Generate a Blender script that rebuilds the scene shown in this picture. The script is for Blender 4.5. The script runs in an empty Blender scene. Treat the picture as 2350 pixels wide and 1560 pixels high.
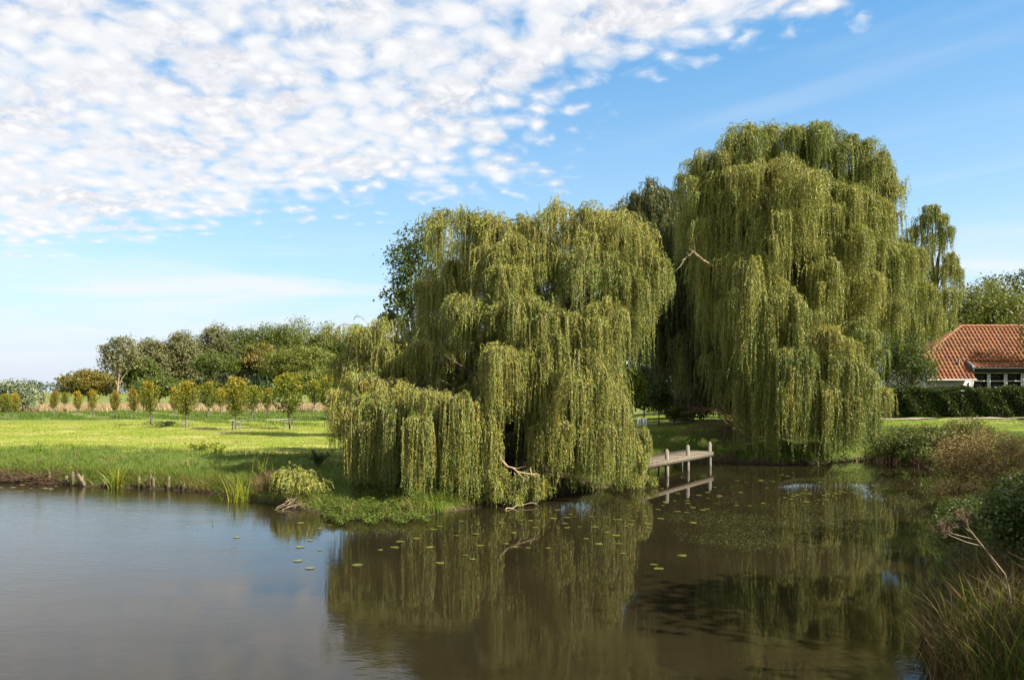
import bpy, math, random
import numpy as np
from mathutils import Vector

R = math.radians
scene = bpy.context.scene
COL = scene.collection
F = 1828.0            # focal length in photograph pixels
EYE = 3.5             # eye height above the water, metres

# ------------------------------------------------------------------ camera
cam = bpy.data.cameras.new('camera')
cam.sensor_width = 36.0
cam.lens = 36.0 * F / 2350.0
cam.shift_y = 120.0 / 2350.0
cam.clip_start = 0.1
cam.clip_end = 8000.0
camo = bpy.data.objects.new('camera', cam)
COL.objects.link(camo)
camo.location = (0, 0, EYE)
camo.rotation_euler = (R(90), 0, 0)
scene.camera = camo

# ------------------------------------------------------------------ exposure
vs = scene.view_settings
vs.view_transform = 'Standard'
vs.look = 'None'
vs.gamma = 1.0
vs.use_curve_mapping = False
vs.exposure = 1.42
scene.cycles.max_bounces = 6
scene.cycles.diffuse_bounces = 3
scene.cycles.transmission_bounces = 4
scene.cycles.glossy_bounces = 2
scene.cycles.use_denoising = True
scene.cycles.denoiser = 'OPENIMAGEDENOISE'
scene.cycles.denoising_input_passes = 'RGB_ALBEDO_NORMAL'
scene.cycles.denoising_prefilter = 'ACCURATE'

# ------------------------------------------------------------------ sun
SUN_EL, SUN_BACK = 42.0, 21.0      # elevation; how far behind the camera plane
sdir = Vector((math.cos(R(SUN_BACK)) * math.cos(R(SUN_EL)), -math.sin(R(SUN_BACK)) * math.cos(R(SUN_EL)), math.sin(R(SUN_EL))))
sl = bpy.data.lights.new('sun', 'SUN')
sl.energy = 5.0
sl.angle = R(0.5)
sl.color = (1.0, 0.93, 0.80)
so = bpy.data.objects.new('sun', sl)
COL.objects.link(so)
so.rotation_euler = sdir.to_track_quat('Z', 'Y').to_euler()
so.location = (30, -10, 40)


# ------------------------------------------------------------------ node helper
class N:
    def __init__(s, tree):
        s.t = tree

    def new(s, typ, **kw):
        n = s.t.nodes.new(typ)
        for k, v in kw.items():
            setattr(n, k, v)
        return n

    def put(s, sock, v):
        if v is None:
            return
        if hasattr(v, 'links'):
            s.t.links.new(v, sock)
        else:
            try:
                sock.default_value = v
            except Exception:
                sock.default_value = (v[0], v[1], v[2], 1.0)

    def m(s, op, a, b=None, c=None, clamp=False):
        n = s.new('ShaderNodeMath', operation=op, use_clamp=clamp)
        s.put(n.inputs[0], a); s.put(n.inputs[1], b); s.put(n.inputs[2], c)
        return n.outputs[0]

    def vm(s, op, a, b=None):
        n = s.new('ShaderNodeVectorMath', operation=op)
        s.put(n.inputs[0], a)
        if op == 'SCALE':
            s.put(n.inputs['Scale'], b)
        else:
            s.put(n.inputs[1], b)
        return n.outputs[0]

    def noise(s, vec, scale, detail=3.0, rough=0.5, out='Fac', distort=0.0):
        n = s.new('ShaderNodeTexNoise')
        s.put(n.inputs['Vector'], vec)
        n.inputs['Scale'].default_value = scale
        n.inputs['Detail'].default_value = detail
        n.inputs['Roughness'].default_value = rough
        n.inputs['Distortion'].default_value = distort
        return n.outputs[out]

    def mix(s, f, a, b, blend='MIX'):
        n = s.new('ShaderNodeMix', data_type='RGBA', blend_type=blend)
        s.put(n.inputs['Factor'], f)
        s.put(n.inputs['A'] if False else n.inputs[6], a)
        s.put(n.inputs[7], b)
        return n.outputs[2]

    def ss(s, v, lo, hi, a=0.0, b=1.0):
        n = s.new('ShaderNodeMapRange', interpolation_type='SMOOTHSTEP')
        s.put(n.inputs['Value'], v)
        n.inputs['From Min'].default_value = lo
        n.inputs['From Max'].default_value = hi
        n.inputs['To Min'].default_value = a
        n.inputs['To Max'].default_value = b
        return n.outputs[0]

    def attr(s, name):
        return s.new('ShaderNodeAttribute', attribute_name=name).outputs['Fac']

    def xyz(s, x, y, z):
        n = s.new('ShaderNodeCombineXYZ')
        s.put(n.inputs[0], x); s.put(n.inputs[1], y); s.put(n.inputs[2], z)
        return n.outputs[0]


# ------------------------------------------------------------------ sky: Nishita with a high layer of small cloudlets
world = bpy.data.worlds.new('World')
scene.world = world
world.use_nodes = True
wt = world.node_tree
wt.nodes.clear()
w = N(wt)
out = w.new('ShaderNodeOutputWorld')
bg = w.new('ShaderNodeBackground')
bg.inputs['Strength'].default_value = 0.07
sky = w.new('ShaderNodeTexSky', sky_type='NISHITA', sun_disc=False)
sky.sun_elevation = R(SUN_EL)
sky.sun_rotation = R(90 + SUN_BACK)
sky.air_density = 1.0
sky.dust_density = 0.6
sky.ozone_density = 2.0
tc = w.new('ShaderNodeTexCoord')
sep = w.new('ShaderNodeSeparateXYZ')
wt.links.new(tc.outputs['Generated'], sep.inputs[0])
dx, dy, dz = sep.outputs
zc = w.m('MAXIMUM', dz, 0.015)
cx = w.m('DIVIDE', dx, zc)
cy = w.m('DIVIDE', dy, zc)
P2 = w.xyz(cx, cy, 0.0)
zr = w.m('ADD', zc, 0.24)
PR = w.xyz(w.m('DIVIDE', dx, zr), w.m('DIVIDE', dy, zr), 0.0)
warp = w.vm('SCALE', w.vm('SUBTRACT', w.noise(PR, 4.0, 3, out='Color'), (0.5, 0.5, 0.5)), 0.10)
P3 = w.vm('ADD', PR, warp)
warp2 = w.vm('SCALE', w.vm('SUBTRACT', w.noise(PR, 16.0, 3, out='Color'), (0.5, 0.5, 0.5)), 0.025)
P3 = w.vm('ADD', P3, warp2)
vor = w.new('ShaderNodeTexVoronoi', feature='SMOOTH_F1')
vor.inputs['Scale'].default_value = 20.0
vor.inputs['Smoothness'].default_value = 0.6
wt.links.new(P3, vor.inputs['Vector'])
puff = w.m('SUBTRACT', 0.95, w.m('MULTIPLY', vor.outputs['Distance'], 1.5))
fbm = w.noise(P3, 12.0, 6, 0.55)
fine = w.noise(P3, 44, 5, 0.6)
big = w.noise(PR, 1.6, 3)
# where the cloud field ends (lines on the cloud layer)
fa = w.m('SUBTRACT', w.m('ADD', 4.35, w.m('MULTIPLY', cx, -0.52)), cy)
fb = w.m('ADD', w.m('SUBTRACT', 0.42, cx), w.m('MULTIPLY', w.m('MAXIMUM', w.m('SUBTRACT', 2.7, cy), 0.0), 1.15))
cover = w.m('MINIMUM', w.m('MULTIPLY', fa, 0.75), w.m('MULTIPLY', fb, 1.5))
edge = w.m('ADD', cover, w.m('MULTIPLY', w.m('SUBTRACT', w.noise(P2, 1.7, 4, 0.6), 0.5), 1.0))
cov = w.ss(edge, -0.18, 1.05)
rows = w.m('SINE', w.m('MULTIPLY', w.m('ADD', w.m('ADD', cy, w.m('MULTIPLY', cx, 0.25)), w.m('MULTIPLY', w.noise(P2, 1.1, 2), 0.6)), 25.0))
rowamp = w.m('MULTIPLY', w.ss(fa, 2.6, 0.2), w.ss(cx, 0.2, -1.4))
dens = w.m('ADD', w.m('MULTIPLY', puff, 0.42), w.m('MULTIPLY', fbm, 0.75))
dens = w.m('ADD', dens, w.m('MULTIPLY', fine, 0.30))
dens = w.m('ADD', dens, w.m('MULTIPLY', w.m('MULTIPLY', rows, rowamp), 0.10))
dens = w.m('ADD', dens, w.m('MULTIPLY', w.m('SUBTRACT', big, 0.5), 0.25))
dens = w.m('ADD', dens, w.m('MULTIPLY', cov, 0.64))
alpha = w.m('MULTIPLY', w.ss(dens, 0.80, 1.34), w.ss(cov, 0.0, 0.25))
alpha = w.m('MULTIPLY', alpha, w.ss(dz, 0.05, 0.16))
thick = w.m('MULTIPLY', w.ss(w.noise(PR, 4.2, 4, 0.55), 0.42, 0.68), w.ss(fine, 0.65, 0.40))
# thin veils low over the horizon and to the side
vv = w.xyz(w.m('MULTIPLY', w.m('DIVIDE', dx, w.m('MAXIMUM', dy, 0.05)), 1.2), w.m('MULTIPLY', dz, 11.0), 0.3)
veil = w.m('MULTIPLY', w.ss(w.noise(vv, 1.9, 5, 0.55, distort=0.6), 0.40, 0.72), w.m('MULTIPLY', w.ss(dz, 0.005, 0.05), w.ss(dz, 0.21, 0.12)))
vv2 = w.xyz(w.m('ADD', cx, w.m('MULTIPLY', cy, 0.9)), w.m('MULTIPLY', w.m('SUBTRACT', cx, cy), 0.25), 3.0)
cirrus = w.m('MULTIPLY', w.ss(w.noise(vv2, 1.6, 5, 0.6), 0.48, 0.80), 0.15)
cirrus = w.m('MULTIPLY', cirrus, w.ss(dz, 0.12, 0.25))
vort = w.m('MAXIMUM', w.m('MULTIPLY', veil, 0.85), cirrus)
hs = w.new('ShaderNodeHueSaturation')
hs.inputs['Hue'].default_value = 0.495
hs.inputs['Saturation'].default_value = 1.12
hs.inputs['Value'].default_value = 1.36
wt.links.new(sky.outputs[0], hs.inputs['Color'])
grad = w.mix(w.ss(dz, 0.10, 0.46), (2.75, 4.15, 5.3), (0.58, 2.15, 4.25))
blue = w.mix(0.65, hs.outputs[0], grad)
low = w.mix(w.ss(dz, 0.16, 0.0), blue, (4.1, 4.55, 5.1))
c = w.mix(vort, low, (5.0, 5.15, 5.35))
ccol = w.mix(thick, (4.95, 5.0, 5.12), (4.25, 4.22, 4.42))
ccol = w.mix(w.m('MULTIPLY', w.ss(w.m('ADD', puff, w.m('MULTIPLY', w.m('SUBTRACT', fine, 0.5), 0.8)), 0.30, 0.85), 0.9), ccol, (5.5, 5.5, 5.55))
c = w.mix(w.m('MULTIPLY', alpha, 0.96), c, ccol)
wt.links.new(c, bg.inputs['Color'])
wt.links.new(bg.outputs[0], out.inputs['Surface'])

# ------------------------------------------------------------------ geometry helpers
rng = np.random.default_rng(7)


def P(px, py, Y):
    return np.array([(px - 1175.0) / F * Y, Y, EYE + (900.0 - py) / F * Y])


def WY(py, z=0.0):
    return (EYE - z) * F / (py - 900.0)


def nrm(a):
    return a / np.maximum(np.linalg.norm(a, axis=-1, keepdims=True), 1e-9)


class G:
    """collects quads, then becomes ONE mesh object"""
    def __init__(s):
        s.v, s.f, s.t, s.n = [], [], [], 0

    def add(s, v, q, t=0.5):
        v = np.asarray(v, float).reshape(-1, 3)
        q = np.asarray(q, int).reshape(-1, 4)
        s.v.append(v); s.f.append(q + s.n); s.n += len(v)
        s.t.append(np.broadcast_to(np.asarray(t, float), (len(q),)).copy())

    def box(s, c, size, rz=0.0, t=0.5, tilt=None):
        h = np.asarray(size, float) / 2
        v = np.array([(x, y, z) for z in (-1, 1) for y in (-1, 1) for x in (-1, 1)], float) * h
        if tilt is not None:
            v[:, 0] += tilt[0] * v[:, 2]; v[:, 1] += tilt[1] * v[:, 2]
        ca, sa = math.cos(rz), math.sin(rz)
        v = np.stack([v[:, 0] * ca - v[:, 1] * sa, v[:, 0] * sa + v[:, 1] * ca, v[:, 2]], 1) + np.asarray(c, float)
        s.add(v, [(0, 2, 3, 1), (4, 5, 7, 6), (0, 1, 5, 4), (2, 6, 7, 3), (0, 4, 6, 2), (1, 3, 7, 5)], t)

    def tube(s, path, rad, sides=6, t=0.5):
        p = np.asarray(path, float); n = len(p)
        rad = np.broadcast_to(np.asarray(rad, float), (n,))
        T = nrm(np.gradient(p, axis=0))
        ref = np.where(np.abs(T[:, 2:3]) > 0.9, np.array([[1.0, 0, 0]]), np.array([[0, 0, 1.0]]))
        A = nrm(np.cross(T, ref)); B = np.cross(T, A)
        a = np.linspace(0, 2 * math.pi, sides, endpoint=False)
        ring = A[:, None, :] * np.cos(a)[None, :, None] + B[:, None, :] * np.sin(a)[None, :, None]
        v = p[:, None, :] + ring * rad[:, None, None]
        i = np.arange(n - 1)[:, None] * sides; j = np.arange(sides)[None, :]; k = (j + 1) % sides
        q = np.stack([i + j, i + k, i + sides + k, i + sides + j], -1).reshape(-1, 4)
        s.add(v.reshape(-1, 3), q, t)

    def leaves(s, base, D, W, L, wd, t):
        """diamond leaves: base point, direction, width direction, length, width"""
        L = np.broadcast_to(L, (len(base),))[:, None]; wd = np.broadcast_to(wd, (len(base),))[:, None]
        mid = base + D * L * 0.45
        v = np.stack([base, mid + W * wd / 2, base + D * L, mid - W * wd / 2], 1).reshape(-1, 3)
        s.add(v, np.arange(len(base) * 4).reshape(-1, 4), t)

    def blades(s, base, h, lean, wd, t, seg=2):
        """grass blades: base (N,3), height, lean vector (N,2) at tip, width"""
        n = len(base)
        a = rng.uniform(0, math.pi, n)
        W = np.stack([np.cos(a), np.sin(a), np.zeros(n)], 1)
        vs_, prev = [], None
        for k in range(seg + 1):
            f = k / seg
            c_ = base + np.concatenate([lean * (f ** 2)[..., None] if hasattr(f, 'shape') else lean * f ** 2, (h * (f - 0.12 * f * f))[:, None]], 1)
            ww = (wd * (1 - f) ** 0.7 * 0.5 + 0.0005)[:, None]
            vs_.append(c_ - W * ww); vs_.append(c_ + W * ww)
        v = np.stack(vs_, 1).reshape(-1, 3)
        b = np.arange(n)[:, None] * (2 * (seg + 1))
        q = np.concatenate([b + np.array([[2 * k, 2 * k + 1, 2 * k + 3, 2 * k + 2]]) for k in range(seg)], 0)
        s.add(v, q, np.tile(np.broadcast_to(t, (n,)), seg))

    def build(s, name, mat, parent=None, smooth=False):
        v = np.concatenate(s.v) if s.v else np.zeros((0, 3)); f = np.concatenate(s.f); t = np.concatenate(s.t)
        if parent is not None:
            q_ = parent
            while q_ is not None:
                v = v - np.array(q_.location); q_ = q_.parent
        me = bpy.data.meshes.new(name)
        me.vertices.add(len(v)); me.vertices.foreach_set('co', v.astype(np.float32).ravel())
        me.loops.add(f.size); me.loops.foreach_set('vertex_index', f.astype(np.int32).ravel())
        me.polygons.add(len(f)); me.polygons.foreach_set('loop_start', np.arange(0, f.size, 4, dtype=np.int32))
        if smooth:
            me.polygons.foreach_set('use_smooth', np.ones(len(f), bool))
        me.update(calc_edges=True)
        at = me.attributes.new('tint', 'FLOAT', 'FACE')
        at.data.foreach_set('value', t.astype(np.float32))
        me.materials.append(mat)
        o = bpy.data.objects.new(name, me)
        COL.objects.link(o)
        o.parent = parent
        return o


def tag(o, label=None, cat=None, group=None, kind=None):
    if label: o['label'] = label
    if cat: o['category'] = cat
    if group: o['group'] = group
    if kind: o['kind'] = kind
    return o


def empty(name, loc, label, cat, group=None):
    o = bpy.data.objects.new(name, None)
    COL.objects.link(o)
    o.location = tuple(float(q) for q in loc)
    o.empty_display_size = 0.2
    return tag(o, label, cat, group)


def copy_tree(root):
    r = root.copy(); COL.objects.link(r)
    for ch in list(root.children):
        c_ = ch.copy(); COL.objects.link(c_); c_.parent = r
        for g_ in ch.children:
            d_ = g_.copy(); COL.objects.link(d_); d_.parent = c_
    return r


def sstep(a, b, x):
    t = np.clip((x - a) / (b - a), 0, 1)
    return t * t * (3 - 2 * t)


# ------------------------------------------------------------------ materials
def mat_new(name):
    m = bpy.data.materials.new(name); m.use_nodes = True
    m.node_tree.nodes.clear()
    n = N(m.node_tree)
    o = n.new('ShaderNodeOutputMaterial')
    return m, n, o


def leaf_mat(name, cols, back=None, trans=0.35, rough=0.5, spec=0.22):
    """tint attribute picks along the colour list; back = colour of the underside"""
    m, n, o = mat_new(name)
    a = n.attr('tint')
    cr = n.new('ShaderNodeValToRGB')
    el = cr.color_ramp.elements
    while len(el) < len(cols): el.new(0.5)
    for i, c_ in enumerate(cols):
        el[i].position = i / (len(cols) - 1); el[i].color = (*c_, 1)
    n.put(cr.inputs[0], a)
    col = cr.outputs[0]
    if back:
        ge = n.new('ShaderNodeNewGeometry')
        col = n.mix(n.m('MULTIPLY', ge.outputs['Backfacing'], 0.75), col, back)
    p = n.new('ShaderNodeBsdfPrincipled')
    n.put(p.inputs['Base Color'], col)
    p.inputs['Roughness'].default_value = rough
    p.inputs['Specular IOR Level'].default_value = spec
    tr = n.new('ShaderNodeBsdfTranslucent')
    n.put(tr.inputs['Color'], n.mix(0.35, col, (0.30, 0.30, 0.02), 'MIX'))
    mx = n.new('ShaderNodeMixShader'); mx.inputs[0].default_value = trans
    n.t.links.new(p.outputs[0], mx.inputs[1]); n.t.links.new(tr.outputs[0], mx.inputs[2])
    n.t.links.new(mx.outputs[0], o.inputs[0])
    return m


def solid_mat(name, a, b, scale=6.0, rough=0.7, bump=0.0, stretch=(1, 1, 1), spec=0.3, tint=None):
    m, n, o = mat_new(name)
    t_ = n.new('ShaderNodeTexCoord')
    v = n.vm('MULTIPLY', t_.outputs['Object'], stretch)
    f = n.noise(v, scale, 6, 0.6)
    col = n.mix(n.ss(f, 0.3, 0.7), a, b)
    if tint is not None:
        col = n.mix(n.attr('tint'), col, tint)
    p = n.new('ShaderNodeBsdfPrincipled')
    n.put(p.inputs['Base Color'], col)
    p.inputs['Roughness'].default_value = rough
    p.inputs['Specular IOR Level'].default_value = spec
    if bump:
        bn = n.new('ShaderNodeBump'); bn.inputs['Strength'].default_value = bump; bn.inputs['Distance'].default_value = 0.03
        n.put(bn.inputs['Height'], n.noise(v, scale * 3, 5, 0.6))
        n.t.links.new(bn.outputs[0], p.inputs['Normal'])
    n.t.links.new(p.outputs[0], o.inputs[0])
    return m


M = {}
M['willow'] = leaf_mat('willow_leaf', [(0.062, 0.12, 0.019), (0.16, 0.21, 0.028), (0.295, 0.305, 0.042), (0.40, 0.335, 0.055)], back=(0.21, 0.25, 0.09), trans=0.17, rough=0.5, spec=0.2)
M['willow_dark_shade'] = leaf_mat('willow_leaf_deep_shade', [(0.028, 0.048, 0.011), (0.05, 0.074, 0.015), (0.078, 0.098, 0.02)], back=(0.08, 0.105, 0.05), trans=0.15, rough=0.45)  # own deep green, darkened further to paint in the gap's shadow
M['twig'] = solid_mat('willow_twig', (0.26, 0.19, 0.045), (0.19, 0.13, 0.035), 9, 0.55)
M['bark'] = solid_mat('bark', (0.075, 0.055, 0.038), (0.15, 0.12, 0.09), 7, 0.9, 0.8, (1, 1, 0.25))
M['pale_bark'] = solid_mat('pale_bare_wood', (0.34, 0.27, 0.17), (0.24, 0.17, 0.10), 8, 0.8, 0.3, (1, 1, 0.4))
M['red_twig'] = solid_mat('dead_red_twig', (0.14, 0.075, 0.045), (0.08, 0.045, 0.03), 12, 0.85)
M['ash'] = leaf_mat('ash_leaf', [(0.028, 0.052, 0.011), (0.055, 0.085, 0.018), (0.085, 0.11, 0.023)], trans=0.25)
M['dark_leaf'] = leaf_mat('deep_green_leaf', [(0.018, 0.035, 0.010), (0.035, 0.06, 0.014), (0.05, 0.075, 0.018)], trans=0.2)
M['olive'] = leaf_mat('olive_leaf', [(0.058, 0.078, 0.012), (0.105, 0.125, 0.018), (0.155, 0.158, 0.025)], trans=0.25)
M['olive_deep'] = leaf_mat('deep_olive_leaf', [(0.038, 0.064, 0.012), (0.07, 0.096, 0.016), (0.11, 0.122, 0.02)], trans=0.25)
M['grey_leaf'] = leaf_mat('grey_green_leaf', [(0.085, 0.09, 0.032), (0.13, 0.13, 0.05), (0.2, 0.19, 0.085)], trans=0.2)
M['russet'] = leaf_mat('russet_leaf', [(0.072, 0.095, 0.019), (0.135, 0.119, 0.022), (0.223, 0.135, 0.027)], trans=0.2)
M['silver'] = leaf_mat('silver_leaf', [(0.07, 0.10, 0.035), (0.13, 0.16, 0.08), (0.42, 0.44, 0.38)], trans=0.15)
M['yellowgreen'] = leaf_mat('yellow_green_leaf', [(0.093, 0.133, 0.013), (0.159, 0.205, 0.02), (0.238, 0.252, 0.028)], trans=0.35)
M['orchard_green'] = leaf_mat('young_tree_green', [(0.089, 0.121, 0.013), (0.178, 0.191, 0.017), (0.331, 0.254, 0.019), (0.42, 0.242, 0.022)], trans=0.38)
M['orchard_gold'] = leaf_mat('young_tree_gold', [(0.127, 0.14, 0.014), (0.254, 0.216, 0.017), (0.407, 0.242, 0.019), (0.458, 0.178, 0.022)], trans=0.38)
M['orchard_rust'] = leaf_mat('young_tree_rust', [(0.11, 0.115, 0.016), (0.2, 0.165, 0.02), (0.3, 0.17, 0.022), (0.33, 0.13, 0.03)], trans=0.38)
M['blue_conifer'] = leaf_mat('blue_green_needles', [(0.04, 0.06, 0.035), (0.06, 0.085, 0.05), (0.09, 0.115, 0.07)], trans=0.1)
M['grass'] = leaf_mat('grass_blade', [(0.045, 0.095, 0.012), (0.085, 0.15, 0.018), (0.14, 0.17, 0.028), (0.30, 0.24, 0.09)], trans=0.35, rough=0.5)
M['meadow'] = leaf_mat('meadow_blade', [(0.15, 0.21, 0.024), (0.24, 0.285, 0.034), (0.32, 0.315, 0.06), (0.42, 0.34, 0.14)], trans=0.35, rough=0.6, spec=0.2)
M['drygrass'] = leaf_mat('dry_grass', [(0.20, 0.145, 0.07), (0.34, 0.25, 0.13), (0.45, 0.35, 0.21)], trans=0.2, rough=0.7)
M['sedge'] = leaf_mat('sedge_blade', [(0.024, 0.04, 0.01), (0.048, 0.068, 0.014), (0.08, 0.075, 0.02), (0.13, 0.07, 0.032)], trans=0.25)
M['reed'] = leaf_mat('reed_blade', [(0.07, 0.14, 0.015), (0.15, 0.21, 0.02), (0.30, 0.27, 0.03)], trans=0.35, rough=0.35)
M['herb'] = leaf_mat('herb_leaf', [(0.035, 0.07, 0.011), (0.06, 0.105, 0.015), (0.1, 0.13, 0.022), (0.14, 0.12, 0.035)], trans=0.35)
M['bramble'] = leaf_mat('bramble_leaf', [(0.03, 0.052, 0.014), (0.062, 0.085, 0.02), (0.105, 0.125, 0.03), (0.17, 0.145, 0.04)], trans=0.25)
M['brownbush'] = leaf_mat('withered_leaf', [(0.119, 0.08, 0.035), (0.215, 0.135, 0.057), (0.302, 0.199, 0.081), (0.207, 0.207, 0.047)], trans=0.2, rough=0.7)
M['stalk'] = leaf_mat('withered_stalk', [(0.05, 0.027, 0.014), (0.1, 0.055, 0.026), (0.19, 0.125, 0.055), (0.09, 0.11, 0.02)], trans=0.15, rough=0.6)
M['hogweed'] = solid_mat('dead_hogweed', (0.30, 0.24, 0.15), (0.19, 0.135, 0.085), 30, 0.8)
M['hogweed_umbel'] = solid_mat('dead_umbel', (0.20, 0.145, 0.085), (0.13, 0.09, 0.05), 30, 0.9)
M['hedge'] = leaf_mat('hedge_leaf', [(0.016, 0.034, 0.008), (0.026, 0.05, 0.011), (0.04, 0.068, 0.015)], trans=0.15)
M['pad'] = leaf_mat('lily_pad', [(0.055, 0.075, 0.012), (0.095, 0.105, 0.017), (0.15, 0.11, 0.022)], trans=0.0, rough=0.3, spec=0.6)
M['weed'] = leaf_mat('water_weed', [(0.022, 0.034, 0.007), (0.042, 0.055, 0.01), (0.075, 0.085, 0.014)], trans=0.15, rough=0.6)
M['wood'] = solid_mat('weathered_timber', (0.15, 0.125, 0.09), (0.10, 0.08, 0.055), 5, 0.85, 0.4, (1, 1, 1))
M['wood_grey'] = solid_mat('grey_timber', (0.21, 0.19, 0.155), (0.14, 0.12, 0.095), 6, 0.85, 0.3, (1, 1, 0.3))
M['stake'] = solid_mat('wet_stake_timber', (0.20, 0.155, 0.10), (0.09, 0.065, 0.042), 9, 0.85, 0.5, (1, 1, 0.3))
M['white'] = solid_mat('white_board', (0.78, 0.78, 0.76), (0.70, 0.70, 0.68), 3, 0.5)
M['ink'] = solid_mat('dark_print', (0.05, 0.05, 0.05), (0.08, 0.08, 0.08), 3, 0.6)
M['white_wall'] = solid_mat('white_render', (0.55, 0.53, 0.49), (0.44, 0.42, 0.39), 1.2, 0.9, 0.1)
M['grey_paint'] = solid_mat('dark_grey_paint', (0.06, 0.068, 0.075), (0.085, 0.09, 0.10), 3, 0.5)
M['black'] = solid_mat('black_fascia', (0.012, 0.012, 0.014), (0.02, 0.02, 0.022), 4, 0.5)
M['frame'] = solid_mat('white_window_frame', (0.5, 0.51, 0.5), (0.42, 0.43, 0.42), 4, 0.4)
M['metal'] = solid_mat('grey_metal', (0.32, 0.33, 0.34), (0.22, 0.23, 0.24), 5, 0.4)
M['gravel'] = solid_mat('path_gravel', (0.20, 0.165, 0.12), (0.30, 0.25, 0.19), 5, 0.95)
m, n, o = mat_new('dark_window_glass')
p_ = n.new('ShaderNodeBsdfPrincipled'); p_.inputs['Base Color'].default_value = (0.012, 0.010, 0.010, 1); p_.inputs['Roughness'].default_value = 0.08; p_.inputs['Specular IOR Level'].default_value = 0.12
n.t.links.new(p_.outputs[0], o.inputs[0]); M['glass'] = m

# roof tiles: hue per tile from the tint attribute plus lichen
m, n, o = mat_new('red_pantiles')
cr = n.new('ShaderNodeValToRGB')
for i, c_ in enumerate([(0.10, 0.027, 0.007), (0.18, 0.050, 0.011), (0.25, 0.080, 0.017), (0.17, 0.080, 0.026)]):
    if i > 1: cr.color_ramp.elements.new(0.5)
for i, c_ in enumerate([(0.10, 0.027, 0.007), (0.18, 0.050, 0.011), (0.25, 0.080, 0.017), (0.17, 0.080, 0.026)]):
    cr.color_ramp.elements[i].position = i / 3; cr.color_ramp.elements[i].color = (*c_, 1)
n.put(cr.inputs[0], n.attr('tint'))
t_ = n.new('ShaderNodeTexCoord')
lich = n.ss(n.noise(t_.outputs['Object'], 3.2, 7, 0.75), 0.50, 0.68)
col = n.mix(n.m('MULTIPLY', lich, 0.6), cr.outputs[0], (0.20, 0.14, 0.05))
p_ = n.new('ShaderNodeBsdfPrincipled'); n.put(p_.inputs['Base Color'], col); p_.inputs['Roughness'].default_value = 0.75
n.t.links.new(p_.outputs[0], o.inputs[0]); M['tile'] = m

# ------------------------------------------------------------------ the pond outline (metres, from the waterline seen in the photograph)
shore_px = [(0, 1104), (110, 1109), (200, 1116), (300, 1119), (400, 1123), (480, 1130), (560, 1143), (620, 1152), (680, 1163), (740, 1184), (800, 1192), (880, 1192),
            (960, 1188), (1020, 1176), (1080, 1166), (1150, 1158), (1210, 1150), (1270, 1138), (1340, 1126), (1400, 1117), (1450, 1107), (1472, 1086), (1500, 1070),
            (1560, 1061), (1650, 1058), (1720, 1062), (1800, 1066), (1900, 1062), (1980, 1056), (2060, 1061), (2120, 1070), (2150, 1098), (2160, 1130), (2155, 1180),
            (2152, 1250), (2150, 1350), (2152, 1450), (2150, 1560)]
shore = [((px - 1175) / F * WY(py), WY(py)) for px, py in shore_px]
POND = np.array([(-90, 39), (-60, 35.5), (-35, 32.6)] + shore + [(5.0, 6), (4.6, 0), (4.4, -22), (-90, -22)])


def sdist(x, y):
    x = np.asarray(x, float); y = np.asarray(y, float)
    best = np.full(x.shape, 1e9); inside = np.zeros(x.shape, bool)
    n_ = len(POND)
    for i in range(n_):
        ax, ay = POND[i]; bx, by = POND[(i + 1) % n_]
        ex, ey = bx - ax, by - ay
        t = np.clip(((x - ax) * ex + (y - ay) * ey) / (ex * ex + ey * ey), 0, 1)
        best = np.minimum(best, np.hypot(x - ax - t * ex, y - ay - t * ey))
        c_ = (ay > y) != (by > y)
        with np.errstate(divide='ignore', invalid='ignore'):
            xi = ax + (y - ay) / (by - ay if by != ay else 1e-9) * ex
        inside ^= c_ & (x < xi)
    return np.where(inside, -best, best)


def wob(x, y):
    return (np.sin(x * 1.3 + 0.7 * y) * np.sin(y * 1.1 - 0.4 * x) + 0.6 * np.sin(2.9 * x + 1.3) * np.sin(2.3 * y + x * 0.5) + 0.35 * np.sin(5.1 * x - y) * np.sin(4.7 * y + 2))


def H(x, y, d=None):
    x = np.asarray(x, float); y = np.asarray(y, float)
    if d is None: d = sdist(x, y)
    land = 1.0 + 0.75 * sstep(2.0, 15.0, x)
    wd = 4.2 + 1.2 * sstep(4, 10, x) * sstep(30, 36, y)
    land = land * (1 - .80 * np.exp(-((x + 4.2) / 3.0) ** 2 - ((y - 23.2) / 2.6) ** 2))
    up = 0.14 * sstep(0.0, 0.3, d) + (land - 0.14) * sstep(-0.4, 1.0, d / wd) * sstep(0, 0.5, d)
    up = up + 0.045 * wob(x, y) * sstep(0.3, 3, d) + 0.10 * np.sin(x * 0.11 + 1) * np.sin(y * 0.09) * sstep(8, 30, d) * sstep(90, 50, np.abs(y))
    return np.where(d > 0, up, -0.9 * sstep(0, 2.5, -d) - 0.02)


def Hs(x, y):
    return float(H(np.array([x]), np.array([y]))[0])


# ------------------------------------------------------------------ ground: one sheet to the horizon
def axis(lo, hi, a, b, step, far, ratio):
    mid = list(np.arange(a, b + 1e-6, step))
    up, s_ = [], step
    q = b
    while q < hi:
        s_ *= ratio; q += s_; up.append(q)
    dn, s_ = [], step
    q = a
    while q > lo:
        s_ *= ratio; q -= s_; dn.append(q)
    return np.array(dn[::-1] + mid + up)


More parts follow.
